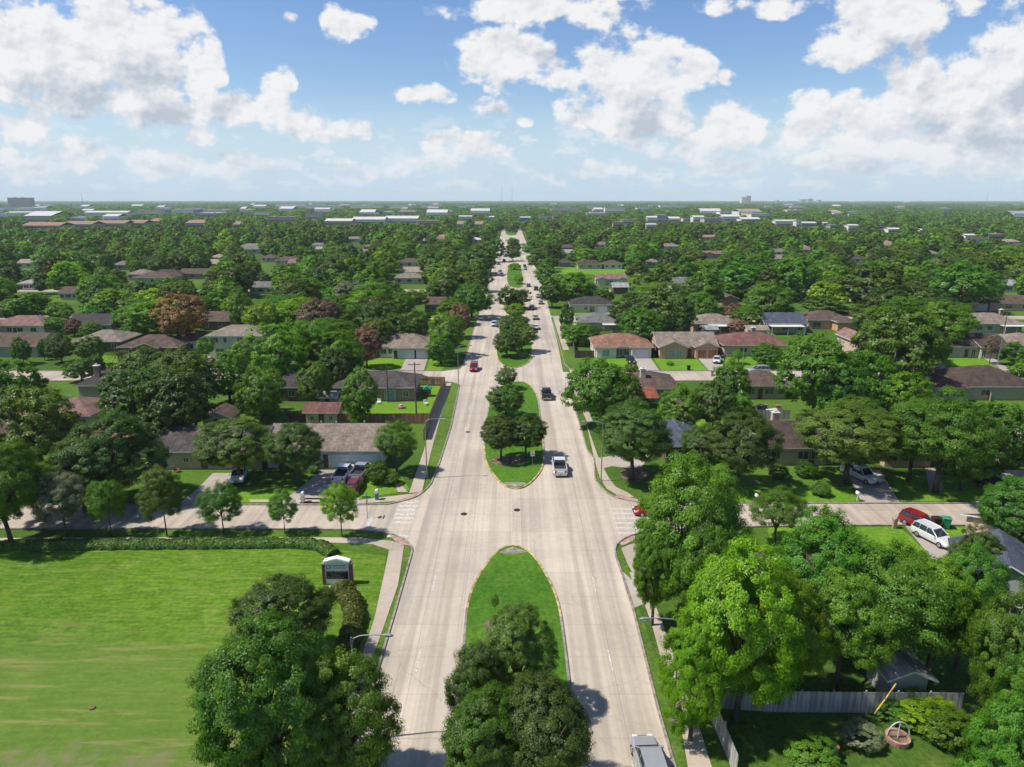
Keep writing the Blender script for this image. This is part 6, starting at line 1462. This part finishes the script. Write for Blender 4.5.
vm = N(cg, 'ShaderNodeVectorMath', operation='MULTIPLY'); cg.links.new(vs.outputs[0], vm.inputs[0]); vm.inputs[1].default_value = (.075,.045,0)
va = N(cg, 'ShaderNodeVectorMath', operation='ADD'); cg.links.new(a.outputs[0], va.inputs[0]); cg.links.new(vm.outputs[0], va.inputs[1])
cur = None
for (cu, cv, ru, rv, s) in CL:
    c0, c1 = uw(cu, cv); r0 = ru/F*1.05; r1 = rv/F*1.05
    mpn = cg.nodes.new('ShaderNodeMapping'); cg.links.new(va.outputs[0], mpn.inputs[0]); mpn.inputs[1].default_value = (-c0/r0, -c1/r1, 0); mpn.inputs[3].default_value = (1/r0, 1/r1, 0)
    gr = N(cg, 'ShaderNodeTexGradient', gradient_type='QUADRATIC_SPHERE' if False else 'SPHERICAL'); cg.links.new(mpn.outputs[0], gr.inputs[0])
    f = math_(cg, 'MULTIPLY', gr.outputs[1], s)
    cur = f if cur is None else math_(cg, 'SMOOTH_MAX', cur, f, .12)
cg.links.new(cur, b.inputs[0])
def mass(vec):
    n = nt.nodes.new('ShaderNodeGroup'); n.node_tree = cg; nt.links.new(vec, n.inputs[0]); return n.outputs[0]
def fine(vec, det):
    mps = nt.nodes.new('ShaderNodeMapping'); mps.inputs[3].default_value = (1,1.35,1); nt.links.new(vec, mps.inputs[0])
    return math_(nt, 'MULTIPLY', math_(nt, 'SUBTRACT', noise(nt, mps.outputs[0], 21, det, .575), .47), 1.45)
def shift(dx, dy):
    n = N(nt, 'ShaderNodeVectorMath', operation='ADD'); nt.links.new(cb.outputs[0], n.inputs[0]); n.inputs[1].default_value = (dx,dy,0); return n.outputs[0]
m0 = mass(cb.outputs[0]); m2 = mass(shift(-.020,.055))
n0 = fine(cb.outputs[0], 9); n1 = fine(shift(-.004,.006), 7); n3 = fine(shift(-.014,.022), 4)
g0 = ramp(nt, m0, .0, .22)          # the noise only works where a mass is
f0 = math_(nt, 'ADD', math_(nt, 'MULTIPLY', m0, .85), math_(nt, 'MULTIPLY', n0, g0))
dens = ramp(nt, f0, .20, .46)
thick = ramp(nt, math_(nt, 'MULTIPLY_ADD', n3, .5, math_(nt, 'MULTIPLY', m2, .85)), .35, .9)
lit = math_(nt, 'MULTIPLY_ADD', math_(nt, 'SUBTRACT', n0, n1), 1.1, .88)
lit = math_(nt, 'MULTIPLY_ADD', math_(nt, 'SUBTRACT', n0, n3), .7, lit)
lit = math_(nt, 'SUBTRACT', lit, math_(nt, 'MULTIPLY', thick, .85), clamp=True)
ccol = mixc(nt, lit, (4.1,4.6,5.3), (7.3,7.3,7.35))
# thin veil low down, where rows of far clouds run together
lm = nt.nodes.new('ShaderNodeMapping'); nt.links.new(cb.outputs[0], lm.inputs[0]); lm.inputs[3].default_value = (1, 2.2, 1)
low = noise(nt, lm.outputs[0], 16, 9, .62); lowb = math_(nt, 'MULTIPLY', ramp(nt, W_, .125, .075), ramp(nt, W_, .004, .022))
puff = math_(nt, 'MULTIPLY', lowb, ramp(nt, low, .50, .60))
veil = math_(nt, 'MULTIPLY', ramp(nt, W_, .15, .0), ramp(nt, noise(nt, cb.outputs[0], 5, 6), .30, .75))
skc = nt.nodes.new('ShaderNodeHueSaturation'); nt.links.new(sky.outputs[0], skc.inputs['Color']); skc.inputs['Hue'].default_value = .508; skc.inputs['Saturation'].default_value = 1.2; skc.inputs['Value'].default_value = 1.12
base = mixc(nt, ramp(nt, W_, .16, -.01), skc.outputs[0], (4.3,5.6,6.9))
base = mixc(nt, math_(nt, 'MULTIPLY', veil, .45), base, (5.6,6.5,7.4))
far_ = ramp(nt, W_, .0, .10)
ccol = mixc(nt, far_, mixc(nt, .45, ccol, (5.2,6.1,7.0)), ccol)
base = mixc(nt, math_(nt, 'MULTIPLY', puff, .78), base, (6.2,6.7,7.2))
final = mixc(nt, dens, base, ccol)
nt.links.new(final, bg.inputs[0])
w.cycles.sampling_method = 'MANUAL'; w.cycles.sample_map_resolution = 512
sl = bpy.data.lights.new('sun', 'SUN'); sl.energy = 4.6; sl.angle = R(.53); sl.color = (1, .955, .88)
so = bpy.data.objects.new('sun', sl); C.objects.link(so)
d = Vector((sx_*math.cos(SUN_EL), sy_*math.cos(SUN_EL), math.sin(SUN_EL))); so.rotation_euler = d.to_track_quat('Z', 'Y').to_euler(); so.location = (0,0,200)
# air
m = MB(); m.box(-14900,14900,-140,14900,-1.2,150); hz = m.build('haze', bpy.data.materials.new('haze air')); hz['kind'] = 'stuff'; hz['label'] = 'thin pale blue air that fades the horizon'; hz['category'] = 'haze'
hm = hz.data.materials[0]; hm.use_nodes = True; t = hm.node_tree; t.nodes.clear(); o = t.nodes.new('ShaderNodeOutputMaterial'); pv = t.nodes.new('ShaderNodeVolumePrincipled')
pv.inputs['Color'].default_value = (.86,.93,1,1); pv.inputs['Density'].default_value = .000075; pv.inputs['Anisotropy'].default_value = .0; t.links.new(pv.outputs[0], o.inputs['Volume'])
cam = bpy.data.cameras.new('camera'); co = bpy.data.objects.new('camera', cam); C.objects.link(co); sc.camera = co
co.location = (0,0,CH); co.rotation_euler = (math.pi/2-PITCH, 0, 0); cam.sensor_width = 36; cam.lens = F/1024*36; cam.clip_end = 40000; cam.clip_start = .5
sc.render.engine = 'CYCLES'; cy = sc.cycles; cy.max_bounces = 5; cy.diffuse_bounces = 3; cy.glossy_bounces = 2; cy.transmission_bounces = 2; cy.transparent_max_bounces = 4; cy.volume_bounces = 1
cy.use_denoising = True; cy.denoiser = 'OPENIMAGEDENOISE'; cy.use_adaptive_sampling = True; cy.adaptive_threshold = .02
cy.caustics_reflective = False; cy.caustics_refractive = False; cy.use_fast_gi = False
sc.view_settings.view_transform = 'Standard'; sc.view_settings.look = 'None'; sc.view_settings.exposure = 0.32; sc.view_settings.gamma = 1
# ------------------------------------------------------------------ labels: what each tree and far roof stands beside
ADJ = {'oak':'dark green','mid':'mid green','olive':'olive green','bright':'yellow green','grey':'grey green','purple':'plum coloured'}
ordn = ['first','second','third','fourth','fifth','sixth','seventh','eighth','ninth','tenth','eleventh','twelfth']
# far roofs: ranked along their side of the parkway
auto = [h for h in HOUSES if 'auto' in h[4]]
groups = {}
for hx, hy_, W, D, e in auto: groups.setdefault((e['rc'], 'left' if hx < 0 else 'right'), []).append((hy_, hx, e))
for (rc, sd), L in groups.items():
    L.sort(key=lambda t: t[0])
    for i, (hy_, hx, e) in enumerate(L):
        q = 'nearest' if i == 0 else ('farthest' if i == len(L)-1 and len(L) > 1 else (ordn[i]+' nearest' if i < 12 else str(i+1)+'th nearest'))
        e['label'] = '%s of the %s roofs just showing in the wood %s of the parkway' % (q, rc, sd) if len(L) > 1 else 'only %s roof just showing in the wood %s of the parkway' % (rc, sd)
        e['group'] = 'roofs just showing in the wood'
        for hl in range(len(LAND)):
            if LAND[hl][3] == e: LAND[hl] = (LAND[hl][0], LAND[hl][1], '', e, LAND[hl][4], LAND[hl][5])
        del e['auto'], e['rc'], e['wc']
marks = [l for l in LAND if l[2]]
cells = {}
for t in TREES:
    if t['label'] or t['o'].get('label'): 
        if 'category' not in t['o']: t['o']['category'] = 'tree'
        continue
    best = min(marks, key=lambda l: (math.hypot(t['x']-l[0], t['y']-l[1]) - l[4]*.4))
    dx, dy = t['x']-best[0], t['y']-best[1]
    if abs(dx) > abs(dy)*1.3+best[4]*.3: rel = 'right of' if dx > 0 else 'left of'
    elif dy > 0: rel = 'behind'
    else: rel = 'in front of'
    cells.setdefault((ADJ.get(t['leaf'],'green'), rel, best[2]), []).append(t)
for (adj, rel, nm), L in cells.items():
    L.sort(key=lambda t: t['x']/t['y'])
    for i, t in enumerate(L):
        shape = 'broad' if t['R'] > 5.2 else ('small' if t['R'] < 4 else 'round')
        nm_ = ' '.join(nm.split()[:9])
        if len(L) == 1: lab = '%s %s tree %s the %s' % (shape, adj, rel, nm_)
        else: lab = '%s of %s trees %s the %s' % ('leftmost' if i == 0 else 'rightmost' if i == len(L)-1 else ordn[i]+' from left', adj, rel, nm_)
        t['o']['label'] = ' '.join(lab.split()[:16]); t['o']['group'] = 'garden and street trees among the houses'
